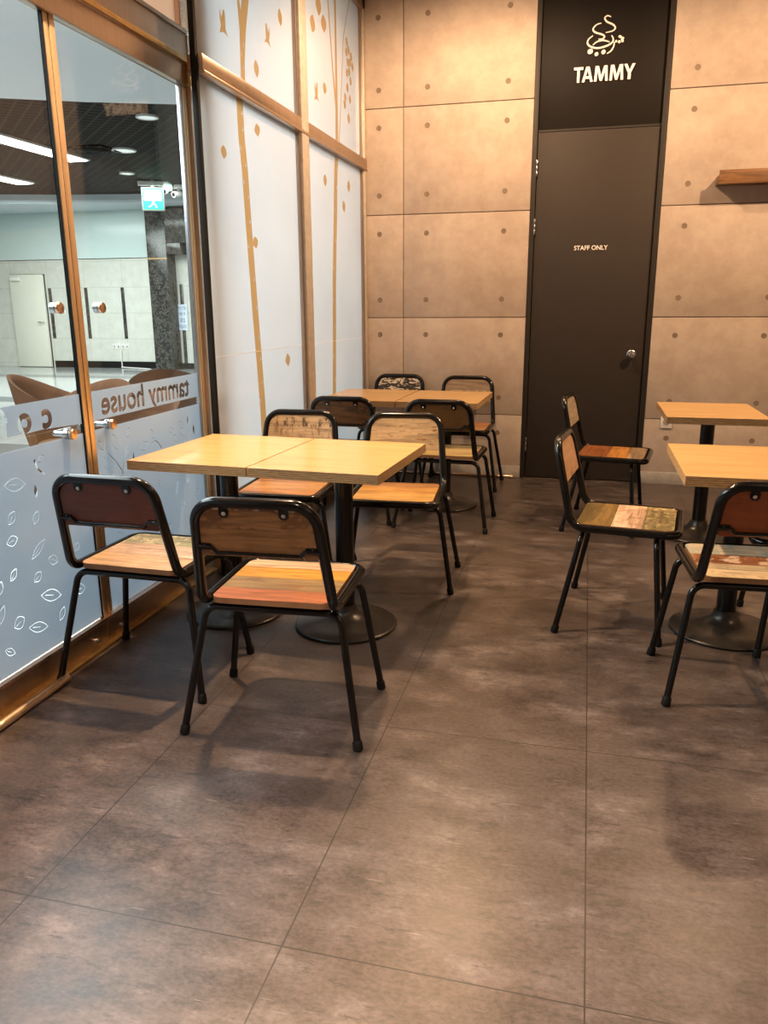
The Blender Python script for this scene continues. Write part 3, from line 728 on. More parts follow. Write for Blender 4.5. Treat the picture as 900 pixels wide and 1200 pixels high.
door_film(d3, 2.600, 3.466, bold(text, -0.0038), low)
handle_set(d3, 2.690)
# left leaf of the door: coffee
bm = bmesh.new(); box(bm, XG-0.008, XG, 1.62, 2.537, 0.112, 2.237); d2 = struct(obj('door_2', bm, M['glass']))
text = []
for ch, yc in zip('coffee', (2.345, 2.230, 2.128, 2.03, 1.92, 1.81)):
    P = glyph_polys(ch, 0.125); u0, u1, v0, v1 = bbox(P)
    text += [[(yc-(u-(u0+u1)/2), 0.899+v) for u, v in q] for q in P]
low = []
low += leaf2((2.098, 0.744), (2.198, 0.730), 0.045)+[leaf_outline(2.244, 0.693, 0.05, 0.018, 1.62), stem([(2.255, 0.80), (2.268, 0.765), (2.30, 0.74)], [0.012, 0.010, 0.004])]
low += bean(2.114, 0.633, 0.052, 0.034, 0.8)+bean(2.229, 0.604, 0.05, 0.03, 1.0)+bean(2.103, 0.557, 0.055, 0.036, 0.1)
low += leaf2((2.183, 0.467), (2.262, 0.518), 0.028)+bean(2.292, 0.432, 0.055, 0.036, 2.6)+bean(2.089, 0.444, 0.048, 0.028, 0.8)+bean(2.203, 0.398, 0.048, 0.034, 0.6)
low += leaf2((2.207, 0.328), (2.314, 0.292), 0.044)+bean(2.424, 0.275, 0.06, 0.04, -0.2)+bean(2.43, 0.438, 0.035, 0.028, 1.0)+bean(2.307, 0.222, 0.055, 0.03, 0.9)
low += bean(2.087, 0.275, 0.056, 0.046, 0.3)+leaf2((2.128, 0.239), (2.223, 0.207), 0.038)+leaf2((1.99, 0.30), (2.03, 0.36), 0.03)+bean(2.02, 0.42, 0.05, 0.03, 1.1)+leaf2((2.005, 0.21), (2.05, 0.18), 0.026)
low += leaf2((1.70, 0.7), (1.78, 0.66), 0.04)+bean(1.85, 0.55, 0.05, 0.03, 0.7)+leaf2((1.72, 0.4), (1.80, 0.42), 0.04)+leaf2((2.27, 0.79), (2.31, 0.805), 0.022, False)
door_film(d2, 1.62, 2.537, bold(text, -0.005), low)
handle_set(d2, 2.438)
# glazing nearer than the door
fr = bmesh.new(); gold_post(fr, 1.555, 1.62, 0.10, 2.237); struct(obj('trim_11', fr, [M['gold'], M['dark']]))
bm = bmesh.new(); box(bm, XG-0.008, XG, -0.6, 1.555, 0.112, 2.237); w6 = struct(obj('window_6', bm, M['glass']))
door_film(w6, -0.6, 1.555, [], [])

# ------------------------------------------------------------------ lobby beyond the glass
HX = -16.0; HY = 15.6
bm = bmesh.new(); box(bm, HX, -1.86, -4.0, HY+2.5, -0.1, -0.002); struct(obj('floor_hall', bm, M['hall_floor']))
bm = bmesh.new(); box(bm, HX, -1.86, -4.0, 7.0, 3.40, 3.5)
# curved front edge of the white ceiling
pts = [(HX, 7.0, 3.40), (-1.86, 7.0, 3.40), (-1.86, 9.2, 3.40), (-3.2, 8.85, 3.40), (-4.4, 8.48, 3.40), (-5.3, 8.12, 3.40), (-6.1, 7.72, 3.40), (-7.4, 7.15, 3.40), (HX, 7.05, 3.40)]
prism(bm, pts, (0, 0, 0.1), (0, 0, 0)); struct(obj('ceiling_hall', bm, M['hall_ceil']))
bm = bmesh.new(); box(bm, HX, -1.86, 7.02, HY+2.5, 3.42, 3.52); struct(obj('ceiling_mesh', bm, M['mesh']))
bm = bmesh.new()
pts = [(HX, 13.6, 3.25), (-11.2, 14.0, 3.25), (-10.2, 14.35, 3.25), (-8.85, 14.68, 3.25), (-7.8, 14.78, 3.25), (-6.0, 14.8, 3.25), (-1.86, 14.8, 3.25), (-1.86, HY, 3.25), (HX, HY, 3.25)]
prism(bm, pts, (0, 0, 0.17), (0, 0, 0)); struct(obj('trim_12', bm, M['cove']))
bm = bmesh.new()
box(bm, HX, -12.50, HY, HY+0.2, 0, 2.285); box(bm, -12.50, -11.60, HY, HY+0.2, 2.0, 2.285); box(bm, -11.60, -8.86, HY, HY+0.2, 0, 2.285)
struct(obj('wall_hall', bm, M['hall_wall']))
bm = bmesh.new(); box(bm, HX, -8.86, HY-0.02, HY+0.2, 2.30, 3.26, 0, 0.004); box(bm, HX, -8.86, HY, HY+0.2, 2.285, 2.30, 1); struct(obj('trim_13', bm, [M['glassgreen'], M['dark']]))
bm = bmesh.new(); box(bm, -11.55, -8.9, HY-0.02, HY, 0, 0.14); struct(obj('baseboard_hall', bm, M['dark']))
bm = bmesh.new(); box(bm, -14.0, -11.8, HY+1.6, HY+1.7, 0, 2.6); box(bm, -13.2, -11.5, HY+0.2, HY+1.6, 2.5, 2.6); struct(obj('wall_hall_rear', bm, M['hall_ceil']))
bm = bmesh.new(); box(bm, HX-0.1, HX, -4, HY+2.5, 0, 3.5); struct(obj('wall_hall_left', bm, M['hall_wall']))
bm = bmesh.new(); box(bm, HX, -1.86, -4.1, -4.0, 0, 3.5); struct(obj('wall_hall_front', bm, M['hall_wall']))
# marble portal with its lintel
bm = bmesh.new()
box(bm, -8.86, -8.42, HY-0.35, HY+0.2, 0, 3.2, 0, 0.01); box(bm, -8.42, -1.86, HY-0.35, HY+0.2, 2.55, 3.2, 0, 0.01)
box(bm, -8.42, -8.10, HY-0.35, HY+0.2, 2.33, 2.55, 0, 0.01); box(bm, -8.865, -8.415, HY-0.356, HY-0.345, 2.24, 2.26, 1)
struct(obj('trim_14', bm, [M['marble'], M['dull_gold']]))
bm = bmesh.new(); box(bm, -8.42, -7.98, HY, HY+0.2, 0, 2.6, 0); box(bm, -7.98, -7.93, HY-0.02, HY+0.2, 0, 2.6, 1); box(bm, -7.93, -1.86, HY, HY+0.2, 0, 2.6, 0)
struct(obj('wall_hall_right', bm, [M['hall_wall'], M['dark']]))
bm = bmesh.new(); box(bm, -8.41, -7.99, HY-0.02, HY, 0, 0.12); struct(obj('baseboard_hall_right', bm, M['dark']))
for x0, z0, z1 in ((-11.54, 0.63, 1.70), (-10.64, 0.63, 1.70), (-9.75, 0.63, 1.70), (-8.36, 0.10, 1.75)):
    bm = bmesh.new(); box(bm, x0, x0+0.075, HY-0.015, HY, z0, z1, 0, 0.003)
    tag(obj('wall_inlay', bm, M['marble']), {-11.54: 'narrow upright dark stone strip right behind the open cream door', -10.64: 'narrow upright dark stone strip between open door and middle of the lobby wall', -9.75: 'narrow upright dark stone strip on the lobby wall nearest the marble column', -8.36: 'narrow dark strip with white notice on it, right of marble column'}[x0], 'wall strip', 'dark strips on the lobby wall')
# open cream door
dr = empty('open_door', (-12.46, HY-0.04, 0)); tag(dr, 'cream painted door standing open in the far lobby wall', 'door')
part_box('door_leaf', (0.02, 0.86, -0.05, 0.0, 0.01, 1.99), M['cream'], dr, 0.004)
bm = bmesh.new(); tube(bm, fillet([(0.79, -0.05, 0.98), (0.79, -0.11, 0.98), (0.68, -0.11, 0.98)], 0.02), 0.011, False, 10); tag(obj('door_handle', bm, M['steel'], dr), 'steel lever handle')
part_box('door_closer', (0.06, 0.30, -0.10, -0.052, 1.86, 1.94), M['plate'], dr, 0.006)
# switches and sockets
def outlet(name, x, z, wd, ht, lab, grp, cat):
    t = empty(name, (x, HY, z)); tag(t, lab, cat, grp)
    part_box('plate', (-wd/2, wd/2, -0.012, 0, -ht/2, ht/2), M['plate'], t, 0.003)
    part_box('socket', (-wd*0.25, wd*0.25, -0.016, -0.011, -ht*0.22, ht*0.22), M['skirting'], t, 0.002)
for i, (x, lab) in enumerate(((-10.02, 'leftmost white wall socket of the row of four in the lobby'), (-9.92, 'second from left white wall socket of the lobby row'), (-9.81, 'third from left white wall socket of the lobby row'), (-9.71, 'rightmost white wall socket of the row of four in the lobby'))):
    outlet('wall_socket', x, 0.46, 0.072, 0.12, lab, 'sockets on the lobby wall', 'socket')
for x, lab in ((-11.36, 'grey switch plate beside open cream door, left of two'), (-11.21, 'grey switch plate beside open cream door, right of two')):
    outlet('light_switch', x, 1.18, 0.10, 0.12, lab, 'switch plates by the lobby door', 'switch')
bm = bmesh.new(); tube(bm, [(-9.86, HY-0.03, 0.40), (-9.86, HY-0.03, 0.02), (-9.86, HY-0.06, 0.02), (-9.2, HY-0.25, 0.012), (-8.95, HY-0.4, 0.012)], 0.012, False, 8); tag(obj('power_cable', bm, M['plate']), 'thin white cable hanging from the lobby wall sockets to the floor', 'cable')
# paper notice
nt_ = empty('paper_notice', (-8.33, HY-0.02, 0.81)); tag(nt_, 'white paper notice with blue writing on wall right of marble column', 'notice')
part_box('sheet', (-0.105, 0.115, -0.004, 0.0, 0.0, 0.53), M['paper'], nt_)
for body, z0, hgt, xa, xb in (('마스크를', 0.42, 0.075, -0.09, 0.09), ('착용 후', 0.30, 0.075, -0.08, 0.07), ('출입', 0.165, 0.085, -0.055, 0.055), ('하십시오', 0.04, 0.08, -0.085, 0.09)):
    P = glyph_polys(body, 1.0, steps=3); u0, u1, v0, v1 = bbox(P)
    P = [[(xa+(u-u0)/(u1-u0)*(xb-xa), z0+(v-v0)/(v1-v0)*hgt) for u, v in q] for q in P]
    link('lettering', poly_fill(P, 0.002, lambda u, v, w_: (u, -0.0055-w_, v)), M['ink'], nt_)
# ceiling things of the lobby
ZC = 3.42
def strip(name, x, y0, y1, wd, lab):
    t = empty(name, (x, (y0+y1)/2, ZC)); tag(t, lab, 'ceiling light', 'long lobby ceiling lights'); L = (y1-y0)/2
    bm = bmesh.new(); box(bm, -wd/2-0.03, wd/2+0.03, -L-0.03, L+0.03, -0.03, 0.0, 0, 0.004); obj('frame', bm, M['plate'], t)
    part_box('diffuser', (-wd/2, wd/2, -L, L, -0.038, -0.028), M['lamp'], t)
strip('strip_light', -7.45, 8.9, 11.1, 0.30, 'long bright strip light on dark lobby ceiling, nearer of two')
strip('strip_light', -9.70, 11.1, 12.8, 0.30, 'long bright strip light on dark lobby ceiling, farther of two')
for x, y, r, lab in ((-6.42, 10.65, 0.17, 'round white downlight in the middle of the dark lobby ceiling'), (-5.06, 8.95, 0.13, 'round white downlight on dark lobby ceiling nearest the cafe'), (-7.45, 12.4, 0.12, 'small round downlight above the green exit sign')):
    t = empty('downlight', (x, y, ZC)); tag(t, lab, 'ceiling light', 'round lobby downlights')
    bm = bmesh.new(); lathe(bm, [(r, 0.0), (r, -0.02), (r*0.85, -0.025), (r*0.85, 0.0)], (0, 0, 0), 28); obj('rim', bm, M['plate'], t)
    bm = bmesh.new(); lathe(bm, [(0.0, -0.012), (r*0.86, -0.012), (r*0.86, -0.006), (0.0, -0.006)], (0, 0, 0), 28); obj('lens', bm, M['down'], t)
t = empty('ceiling_vent', (-6.84, 10.55, ZC)); tag(t, 'dark square ceiling vent with rings beside the long strip light', 'vent')
bm = bmesh.new(); box(bm, -0.32, 0.32, -0.32, 0.32, -0.02, 0, 0, 0.004); obj('frame', bm, M['mesh'], t)
bm = bmesh.new()
for r in (0.10, 0.17, 0.24): lathe(bm, [(r, -0.018), (r+0.02, -0.035), (r+0.035, -0.035), (r+0.03, -0.018)], (0, 0, 0), 28)
obj('louvre', bm, M['dark'], t)
t = empty('exit_sign', (-7.47, 13.2, 3.05), 0.45); tag(t, 'lit green exit sign hanging from the dark lobby ceiling', 'sign')
part_box('housing', (-0.19, 0.19, 0.0, 0.07, -0.13, 0.25), M['skirting'], t, 0.006)
part_box('lit_panel', (-0.17, 0.17, -0.008, 0.002, -0.11, 0.23), M['green'], t)
P = [[(-0.15, 0.02), (0.15, 0.02), (0.15, 0.21), (-0.15, 0.21)], ]
link('doorway_symbol', poly_fill([[(-0.15, 0.03), (0.15, 0.03), (0.15, 0.21), (-0.15, 0.21)]], 0.002, lambda u, v, w_: (u, -0.010-w_, v)), M['exitw'], t)
bm = bmesh.new()
def limb(pts, r): tube(bm, [Vector((x, -0.011, z)) for x, z in pts], r, False, 8)
limb([(0.0, 0.11), (0.02, 0.06), (0.0, -0.01)], 0.022); limb([(0.0, -0.01), (0.05, -0.05), (0.05, -0.09)], 0.014); limb([(0.0, -0.01), (-0.04, -0.06), (-0.08, -0.07)], 0.014)
limb([(0.015, 0.08), (0.06, 0.05), (0.08, 0.08)], 0.011); limb([(0.015, 0.08), (-0.04, 0.07), (-0.06, 0.03)], 0.011); limb([(0.0, 0.135), (0.0, 0.16)], 0.022)
obj('running_figure', bm, M['exitw'], t)
part_box('ceiling_mount', (-0.24, 0.20, 0.0, 0.09, 0.28, 0.35), M['plate'], t, 0.006); part_box('stem', (-0.02, 0.02, 0.02, 0.05, 0.24, 0.37), M['plate'], t)
bm = bmesh.new(); lathe(bm, [(0.0, 0.0), (0.05, 0.0), (0.06, 0.05), (0.05, 0.11), (0.0, 0.11)], (0.28, 0.02, 0.20), 16); obj('beacon', bm, M['exitw'], t)
for x, y, s, lab in ((-7.40, 13.5, 1, 'white security camera on lobby ceiling nearer the exit sign'), (-7.33, 13.9, -1, 'white dome security camera on lobby ceiling right of other camera')):
    t = empty('security_camera', (x, y, ZC)); tag(t, lab, 'camera', 'lobby security cameras')
    bm = bmesh.new(); lathe(bm, [(0.0, 0.0), (0.09, 0.0), (0.09, -0.04), (0.05, -0.06), (0.0, -0.06)], (0, 0, 0), 20); obj('mount', bm, M['plate'], t)
    bm = bmesh.new(); tube(bm, [(0.0, 0.0, -0.05), (0.02*s, -0.02, -0.13)], 0.025, False, 10); tube(bm, [(0.0, 0.03, -0.14), (0.05*s, -0.12, -0.17)], 0.055, False, 14); obj('camera_body', bm, M['plate'], t)
    bm = bmesh.new(); tube(bm, [(0.05*s, -0.118, -0.17), (0.053*s, -0.128, -0.172)], 0.035, False, 14); obj('lens', bm, M['dark'], t)
bm = bmesh.new(); box(bm, -7.50, -7.30, 14.0, 14.12, ZC-0.04, ZC, 0, 0.006); tag(obj('smoke_detector', bm, M['plate']), 'small white ceiling sensor right of the security cameras', 'sensor')

# lounge chairs in the lobby
def lounge(loc, rz, lab):
    t = empty('lounge_chair', loc, rz); tag(t, lab, 'armchair', 'brown armchairs in the lobby')
    bm = bmesh.new(); n, mz = 30, 8; A0 = math.radians(128); grid_o, grid_i = [], []
    for i in range(n+1):
        a = -A0+2*A0*i/n; back = 0.5+0.5*math.cos(a*PI/A0*0.98)
        top = 0.58+0.23*back**1.15
        ro, ri = [], []
        for j in range(mz+1):
            s = j/mz; z = 0.26+(top-0.26)*s; r = 0.27+0.07*s**0.8+0.035*s*back
            x, y = r*math.sin(a), -r*math.cos(a)
            ro.append(bm.verts.new((x, y, z))); th = 0.055*(1-0.45*s)
            ri.append(bm.verts.new(((r-th)*math.sin(a), -(r-th)*math.cos(a), z-0.012*(s == 1))))
        grid_o.append(ro); grid_i.append(ri)
    for i in range(n):
        for j in range(mz):
            bm.faces.new((grid_o[i][j], grid_o[i+1][j], grid_o[i+1][j+1], grid_o[i][j+1])); bm.faces.new((grid_i[i][j], grid_i[i][j+1], grid_i[i+1][j+1], grid_i[i+1][j]))
        bm.faces.new((grid_o[i][mz], grid_o[i+1][mz], grid_i[i+1][mz], grid_i[i][mz])); bm.faces.new((grid_o[i][0], grid_i[i][0], grid_i[i+1][0], grid_o[i+1][0]))
    for i in (0, n):
        for j in range(mz): bm.faces.new((grid_o[i][j], grid_o[i][j+1], grid_i[i][j+1], grid_i[i][j]))
    obj('shell', bm, M['fabric'], t, 60)
    bm = bmesh.new(); lathe(bm, [(0.0, 0.27), (0.24, 0.27), (0.255, 0.30), (0.255, 0.39), (0.235, 0.425), (0.0, 0.44)], (0, 0.03, 0), 32); obj('seat_cushion', bm, M['fabric'], t, 60)
    for sx in (-1, 1):
        for sy in (-1, 1):
            bm = bmesh.new(); tube(bm, [(sx*0.25, sy*0.25, 0.0), (sx*0.18, sy*0.18, 0.29)], [0.011, 0.017], False, 10); obj('leg', bm, M['legwood'], t)
lounge((-3.90, 5.30, 0), math.radians(-68), 'brown fabric tub armchair with sloping arm, leftmost in the lobby behind the glass')
lounge((-3.30, 4.62, 0), math.radians(165), 'brown tub armchair directly behind the gold door mullion')
lounge((-3.46, 6.18, 0), math.radians(20), 'brown tub armchair behind tammy lettering, in front of the marble column')
lounge((-2.62, 4.02, 0), math.radians(150), 'brown tub armchair closest to the glass, low behind the house lettering')

# ------------------------------------------------------------------ cafe tables
def make_table(loc, rz, lab, grp, hx=0.2546, hy=0.338, by=0.0):
    t = empty('cafe_table', loc, rz); tag(t, lab, 'table', grp)
    bm = bmesh.new(); fs = box(bm, -hx, hx, -hy, hy, 0.688, 0.725, 1)
    fs[5].material_index = 0; fs[4].material_index = 1
    for f in bm.faces:
        f.material_index = 0 if f.calc_center_median().z > 0.724 else 1
    o = obj('tabletop', bm, [M['ply_top'], M['ply_edge']], t); tag(o, 'light birch plywood top with layered edge')
    md = o.modifiers.new('bevel', 'BEVEL'); md.width = 0.0015; md.segments = 2; md.limit_method = 'ANGLE'
    bm = bmesh.new(); lathe(bm, [(0.0, 0.085), (0.0375, 0.085), (0.0375, 0.672), (0.0, 0.672)], (0, by, 0), 32); obj('column', bm, M['black_metal'], t)
    bm = bmesh.new(); box(bm, -0.17, 0.17, by-0.02, by+0.02, 0.672, 0.688, 0, 0.002); box(bm, -0.02, 0.02, -0.19, 0.19, 0.672, 0.688, 0, 0.002); obj('mounting_bracket', bm, M['black_metal'], t)
    bm = bmesh.new(); lathe(bm, [(0.0, 0.0), (0.207, 0.0), (0.213, 0.004), (0.213, 0.010), (0.207, 0.015), (0.196, 0.016), (0.188, 0.021), (0.14, 0.026), (0.09, 0.036), (0.062, 0.052), (0.048, 0.074), (0.044, 0.092), (0.0, 0.092)], (0, by, 0), 56)
    tag(obj('base', bm, M['base_metal'], t, 60), 'round dark cast base')
make_table((-0.919, 2.957, 0), math.radians(-3), 'light plywood cafe table, right half of the near joined pair', 'light plywood pedestal tables')
make_table((-1.432, 2.985, 0), math.radians(-3), 'light plywood cafe table beside the glass door, left half of the near joined pair', 'light plywood pedestal tables')
make_table((-0.868, 5.075, 0), math.radians(-1), 'light plywood cafe table, right half of the joined pair near the concrete wall', 'light plywood pedestal tables')
make_table((-1.3865, 5.085, 0), math.radians(-1), 'light plywood cafe table against the frosted panels, left half of the far joined pair', 'light plywood pedestal tables')
make_table((0.609, 3.168, 0), 0, 'light plywood cafe table at the right edge with four chairs round it', 'light plywood pedestal tables', by=0.085)
make_table((0.682, 4.700, 0), 0, 'single light plywood cafe table on the right nearest the wall outlet', 'light plywood pedestal tables')

# ------------------------------------------------------------------ chairs
TR, LR = 0.0160, 0.0117
YB, YT, ZS, ZT = -0.228, -0.308, 0.430, 0.768
YFR = 0.177
def back_pt(x, z): return Vector((x, YB+(YT-YB)*(z-ZS)/(ZT-ZS), z))
back_n = Vector((0, (ZT-ZS), -(YT-YB))).normalized()      # towards the sitter
_cache = {}
def shared(name, build, mats, parent):
    if name not in _cache:
        bm = bmesh.new(); build(bm); o = obj(name.split('#')[0], bm, mats, parent); _cache[name] = o.data; return o
    o = bpy.data.objects.new(name.split('#')[0], _cache[name]); C.objects.link(o); o.parent = parent; return o
def b_frame(bm):
    P = [(-0.206, YB, ZS), (-0.176, YT, ZT), (0.176, YT, ZT), (0.206, YB, ZS), (0.206, YFR, ZS), (-0.206, YFR, ZS)]
    tube(bm, fillet(P, [0.062, 0.075, 0.075, 0.062, 0.05, 0.05], True, 9), TR, True, 16)
LEGS = {'rl': (-0.28, -0.265, -0.186), 'rr': (0.28, -0.265, -0.186), 'fl': (-0.274, 0.139, 0.10), 'fr': (0.274, 0.139, 0.10)}
def b_leg(k):
    fx, fy, ty = LEGS[k]; s = 1 if fx > 0 else -1
    def f(bm):
        tube(bm, fillet([(fx, fy, 0.004), (s*0.213, ty, 0.404), (0.0, ty, 0.404)], [0, 0.045, 0], False, 9), LR, False, 12)
    return f
def b_foot(k):
    fx, fy, ty = LEGS[k]; s = 1 if fx > 0 else -1
    a = Vector((fx, fy, 0.0)); d = (Vector((s*0.213, ty, 0.404))-a).normalized()
    return lambda bm: tube(bm, [a, a+d*0.003, a+d*0.026, a+d*0.032], [0.013, 0.0155, 0.0150, 0.0125], False, 14)
def b_seat(bm):
    P = [(x, y, 0.426) for x, y in round_rect(-0.187, 0.187, -0.214, 0.160, 0.032)]
    prism(bm, P[::-1], (0, 0, 0.0185), (1, 0, 1))
def b_back(bm):
    def hw(z): return 0.206+(0.176-0.206)*(z-ZS)/(ZT-ZS)-TR+0.002
    z0, z1 = 0.600, 0.757
    P = fillet([back_pt(-hw(z0), z0), back_pt(hw(z0), z0), back_pt(hw(z1), z1), back_pt(-hw(z1), z1)], [0.008, 0.008, 0.058, 0.058], True, 8)
    P = [p+back_n*0.006 for p in P]
    prism(bm, P, -back_n*0.012, (0, 1, 2))
def b_bracket(s):
    def f(bm):
        c = [(s*0.088-0.011, 0.762), (s*0.088+0.011, 0.762), (s*0.088+0.015, 0.744), (s*0.088+0.014, 0.734), (s*0.088+0.007, 0.726), (s*0.088-0.007, 0.726), (s*0.088-0.014, 0.734), (s*0.088-0.015, 0.744)]
        prism(bm, [back_pt(x, z)-back_n*0.0065 for x, z in c], -back_n*0.003, (0, 0, 0))
    return f
def bolt_at(x, z):
    def f(bm):
        p = back_pt(x, z)-back_n*0.009
        tube(bm, [p, p-back_n*0.002, p-back_n*0.004], [0.0066, 0.006, 0.003], False, 10)
    return f
def b_brace(bm):
    zb, zl = 0.630, 0.613; x0 = 0.184
    P = [back_pt(-x0, zb), back_pt(-0.140, zb), back_pt(-0.124, zl), back_pt(0.124, zl), back_pt(0.140, zb), back_pt(x0, zb)]
    P = [p-back_n*(0.011) for p in P]
    tube(bm, fillet(P, [0, 0.010, 0.010, 0.010, 0.010, 0], False, 4), 0.0060, False, 10)
    for s in (-1, 1):
        c = [(s*0.186, zb+0.010), (s*0.144, zb+0.010), (s*0.138, zb), (s*0.144, zb-0.010), (s*0.186, zb-0.010)]
        prism(bm, [back_pt(x, z)-back_n*0.0065 for x, z in c], -back_n*0.003, (0, 0, 0))
BM_ = M['black_metal']
def make_chair(loc, deg, lab, seat_m, front_m, rear_m, grp='black tube chairs with plank seats'):
    t = empty('cafe_chair', (loc[0], loc[1], 0), math.radians(deg)); tag(t, lab, 'chair', grp)
    shared('frame', b_frame, BM_, t)
    for k in LEGS:
        lg = shared('leg#'+k, b_leg(k), BM_, t); shared('rubber_foot#'+k, b_foot(k), M['rubber'], lg)
    bm = bmesh.new(); b_seat(bm); tag(obj('seat', bm, [seat_m, M['seat_edge']], t), 'wooden plank seat')
    bm = bmesh.new(); b_back(bm); tag(obj('backrest', bm, [front_m, rear_m, rear_m], t), 'wooden backrest board')
    for s in (-1, 1):
        br = shared('bracket#%d' % s, b_bracket(s), BM_, t); shared('bolt#t%d' % s, bolt_at(s*0.088, 0.737), M['bolt'], br)
    bc = shared('brace', b_brace, BM_, t)
    for s in (-1, 1): shared('bolt#b%d' % s, bolt_at(s*0.162, 0.630), M['bolt'], bc)
    return t
M['seat_edge'] = simple('seat_edge_wood', (0.26, 0.13, 0.055), 0.5)
zlo, zhi = 0.600, 0.757
def back_m(name, cols, seed, marks=None, **kw): return m_planks(name, cols, 2, zlo, zhi, seed, marks, **kw)
red = back_m('red_stained_back', [(1, (0.135, 0.034, 0.016))], 1.0, contrast=0.25)
red2 = back_m('warm_red_stained_back', [(1, (0.32, 0.085, 0.028))], 2.2, contrast=0.25)
brown = back_m('worn_brown_back', [(1, (0.26, 0.125, 0.045))], 3.1, [(0, 0.10, (0.50, 0.34, 0.2), 30, 0.56, (1, 1, 1)), (0.55, 1.0, (0.13, 0.06, 0.022), 9, 0.50, (1, 1, 2)), (0.93, 1.0, (0.5, 0.36, 0.22), 40, 0.5, (1, 1, 1))])
brown2 = back_m('mid_brown_back', [(1, (0.22, 0.10, 0.035))], 4.0, [(0.5, 1.0, (0.08, 0.045, 0.02), 12, 0.55, (1, 1, 2))])
dark_brown = back_m('dark_brown_back', [(1, (0.17, 0.085, 0.028))], 5.0, contrast=0.3)
tan = back_m('tan_weathered_back', [(1, (0.47, 0.32, 0.17))], 6.0, [(0, 1, (0.17, 0.085, 0.035), 20, 0.60, (1, 1, 5)), (0.3, 0.7, (0.20, 0.09, 0.03), 9, 0.62, (1, 1, 3))])
tan2 = back_m('tan_cracked_back', [(1, (0.50, 0.37, 0.23))], 7.0, [(0.62, 0.92, (0.10, 0.07, 0.045), 22, 0.52, (2.6, 1, 0.9)), (0, 0.7, (0.26, 0.16, 0.085), 26, 0.55, (2.5, 1, 0.7))])
bw = back_m('black_white_crackle_back', [(1, (0.035, 0.028, 0.022))], 8.0, [(0, 1, (0.62, 0.52, 0.40), 16, 0.50, (1.2, 1, 3.2))])
grey = back_m('grey_tan_back', [(1, (0.28, 0.20, 0.135))], 9.0, [(0.0, 0.5, (0.42, 0.31, 0.2), 20, 0.5, (2, 1, 1)), (0.25, 0.45, (0.05, 0.03, 0.02), 12, 0.62, (1, 1, 1))])
peach_b = back_m('peach_back', [(1, (0.56, 0.33, 0.19))], 10.0, [(0, 0.35, (0.20, 0.10, 0.05), 18, 0.60, (1, 1, 1))], contrast=0.2)
beige_b = back_m('pale_grey_back', [(1, (0.42, 0.33, 0.23))], 11.0, [(0, 1, (0.18, 0.12, 0.07), 22, 0.58, (1, 1, 3))])

seatB = m_planks('seat_planks_orange_knot', [(0.25, (0.30, 0.095, 0.032)), (0.28, (0.22, 0.135, 0.055)), (0.27, (0.44, 0.205, 0.028)), (0.2, (0.50, 0.32, 0.18))], seed=1.3, knot=(0.045, -0.085))
seatA = m_planks('seat_planks_pale_script', [(0.36, (0.50, 0.33, 0.19)), (0.33, (0.56, 0.42, 0.31)), (0.31, (0.30, 0.30, 0.19))], seed=2.1, marks=[(0.38, 0.66, (0.34, 0.19, 0.12), 30, 0.57, (1, 4, 1)), (0.70, 1, (0.50, 0.47, 0.33), 26, 0.52, (1.5, 1, 1))])
seatC = m_planks('seat_planks_orange_brown', [(0.3, (0.27, 0.125, 0.04)), (0.4, (0.42, 0.23, 0.085)), (0.3, (0.38, 0.18, 0.055))], seed=3.7)
seatD = m_planks('seat_planks_honey', [(0.25, (0.27, 0.125, 0.042)), (0.35, (0.38, 0.19, 0.045)), (0.4, (0.42, 0.235, 0.065))], seed=4.9)
seatE = m_planks('seat_planks_red_brown', [(0.5, (0.40, 0.17, 0.07)), (0.5, (0.48, 0.25, 0.10))], seed=5.5)
seatF = m_planks('seat_planks_straw', [(0.35, (0.52, 0.38, 0.16)), (0.4, (0.56, 0.42, 0.20)), (0.25, (0.34, 0.30, 0.17))], seed=6.2)
seatI = m_planks('seat_planks_olive_pink', [(0.36, (0.17, 0.105, 0.03)), (0.32, (0.55, 0.38, 0.27)), (0.32, (0.20, 0.155, 0.065))], seed=7.4, marks=[(0.36, 0.68, (0.34, 0.20, 0.11), 20, 0.56, (1, 1, 1)), (0.70, 1, (0.36, 0.28, 0.13), 34, 0.52, (1, 1, 1))])
seatJ = m_planks('seat_planks_rust_amber', [(0.45, (0.22, 0.075, 0.022)), (0.3, (0.42, 0.18, 0.04)), (0.25, (0.40, 0.27, 0.15))], seed=8.8)
seatK = m_planks('seat_planks_cream_teal', [(0.38, (0.52, 0.40, 0.24)), (0.28, (0.26, 0.095, 0.035)), (0.34, (0.55, 0.47, 0.32))], seed=9.6, marks=[(0.40, 0.64, (0.60, 0.42, 0.28), 26, 0.52, (1, 1, 1)), (0.68, 1, (0.28, 0.36, 0.33), 12, 0.52, (2.5, 0.6, 1)), (0, 0.36, (0.36, 0.25, 0.13), 18, 0.56, (1, 1, 1))])
seatG = m_planks('seat_planks_dull_brown', [(0.5, (0.36, 0.2, 0.09)), (0.5, (0.42, 0.25, 0.12))], seed=10.4)

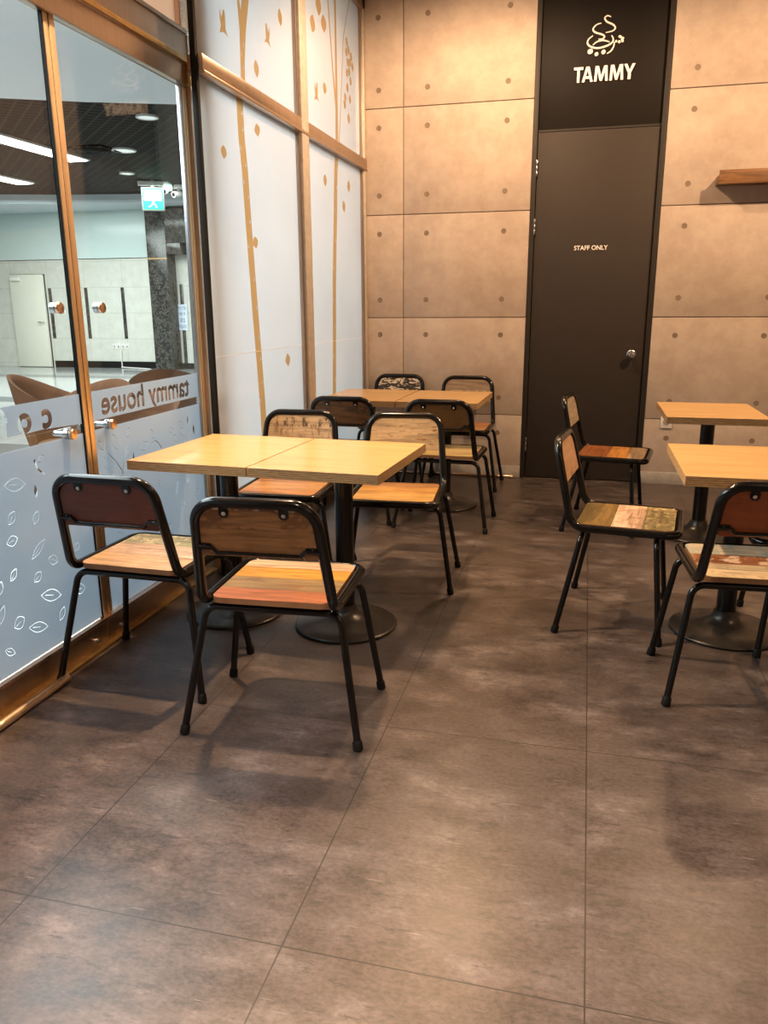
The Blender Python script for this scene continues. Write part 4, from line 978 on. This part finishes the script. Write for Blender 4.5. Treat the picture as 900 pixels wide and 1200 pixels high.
make_chair((-0.896, 2.277), 3.5, 'black tube chair in front with brown back and orange plank seat with a knot', seatB, tan, brown)
make_chair((-1.471, 2.461), -1.0, 'black tube chair with dark red back board standing against the glass door', seatA, tan2, red)
make_chair((-1.395, 3.520), 183, 'black tube chair with tan cracked backrest facing us beside the frosted panel', seatC, tan2, brown2)
make_chair((-0.834, 3.520), 185, 'black tube chair with pale tan backrest facing us at right of near joined tables', seatD, tan, brown)
make_chair((-1.388, 4.755), 0, 'black tube chair seen from behind with brown back, far tables, by the frosted panels', seatE, tan, brown2)
make_chair((-0.790, 4.712), -1.5, 'black tube chair seen from behind with dark brown back and straw coloured seat', seatF, tan, dark_brown)
make_chair((-1.398, 5.722), 180, 'black tube chair with black and white crackled back against the concrete wall', seatG, bw, brown2)
make_chair((-0.855, 5.660), 180, 'black tube chair with grey tan back against the concrete wall nearest staff door', seatE, grey, brown2)
make_chair((0.232, 3.318), -97.2, 'black tube chair sideways with peach backrest and olive and pink plank seat', seatI, peach_b, brown2)
make_chair((0.213, 4.836), -98, 'black tube chair sideways in front of the staff door with rust and amber seat', seatJ, beige_b, brown2)
make_chair((0.584, 2.819), 3.7, 'black tube chair at right edge with red back and cream carved plank seat', seatK, tan, red2)
make_chair((0.843, 3.276), 86.8, 'black tube chair mostly cut off by the right edge, beyond the red backed chair', seatC, tan, brown)

# ------------------------------------------------------------------ small things of the cafe
t = empty('wall_shelf', (0.775, YW, 2.115)); tag(t, 'brown wooden shelf mounted on the concrete wall at right', 'shelf')
part_box('shelf_board', (0.0, 1.6, -0.15, 0.0, -0.055, 0.0), M['shelf'], t, 0.003)
part_box('front_rail', (0.0, 1.6, -0.160, -0.148, -0.060, 0.026), M['shelf'], t, 0.002)
t = empty('wall_outlet', (0.592, YW, 0.466)); tag(t, 'white power outlet low on concrete wall right of the staff door', 'outlet')
part_box('plate', (-0.040, 0.040, -0.010, 0.0, -0.048, 0.048), M['plate'], t, 0.003)
bm = bmesh.new(); lathe(bm, [(0.0, 0.004), (0.021, 0.004), (0.024, 0.0), (0.024, -0.006), (0.0, -0.006)], (0, -0.012, 0), 24, 0, 'Y'); obj('socket', bm, M['skirting'], t)
bm = bmesh.new()
for s in (-1, 1): lathe(bm, [(0.0, 0.0), (0.003, 0.0), (0.003, 0.004), (0.0, 0.004)], (s*0.009, -0.016, 0), 10, 0, 'Y')
obj('socket_hole', bm, M['dark'], t)
bm = bmesh.new(); tube(bm, [(-1.62, YW-0.045, 0.0125), (-0.50, YW-0.045, 0.0125)], 0.012, False, 14); tag(obj('floor_pipe', bm, M['copper']), 'thin copper pipe lying on the floor along the concrete wall', 'pipe')
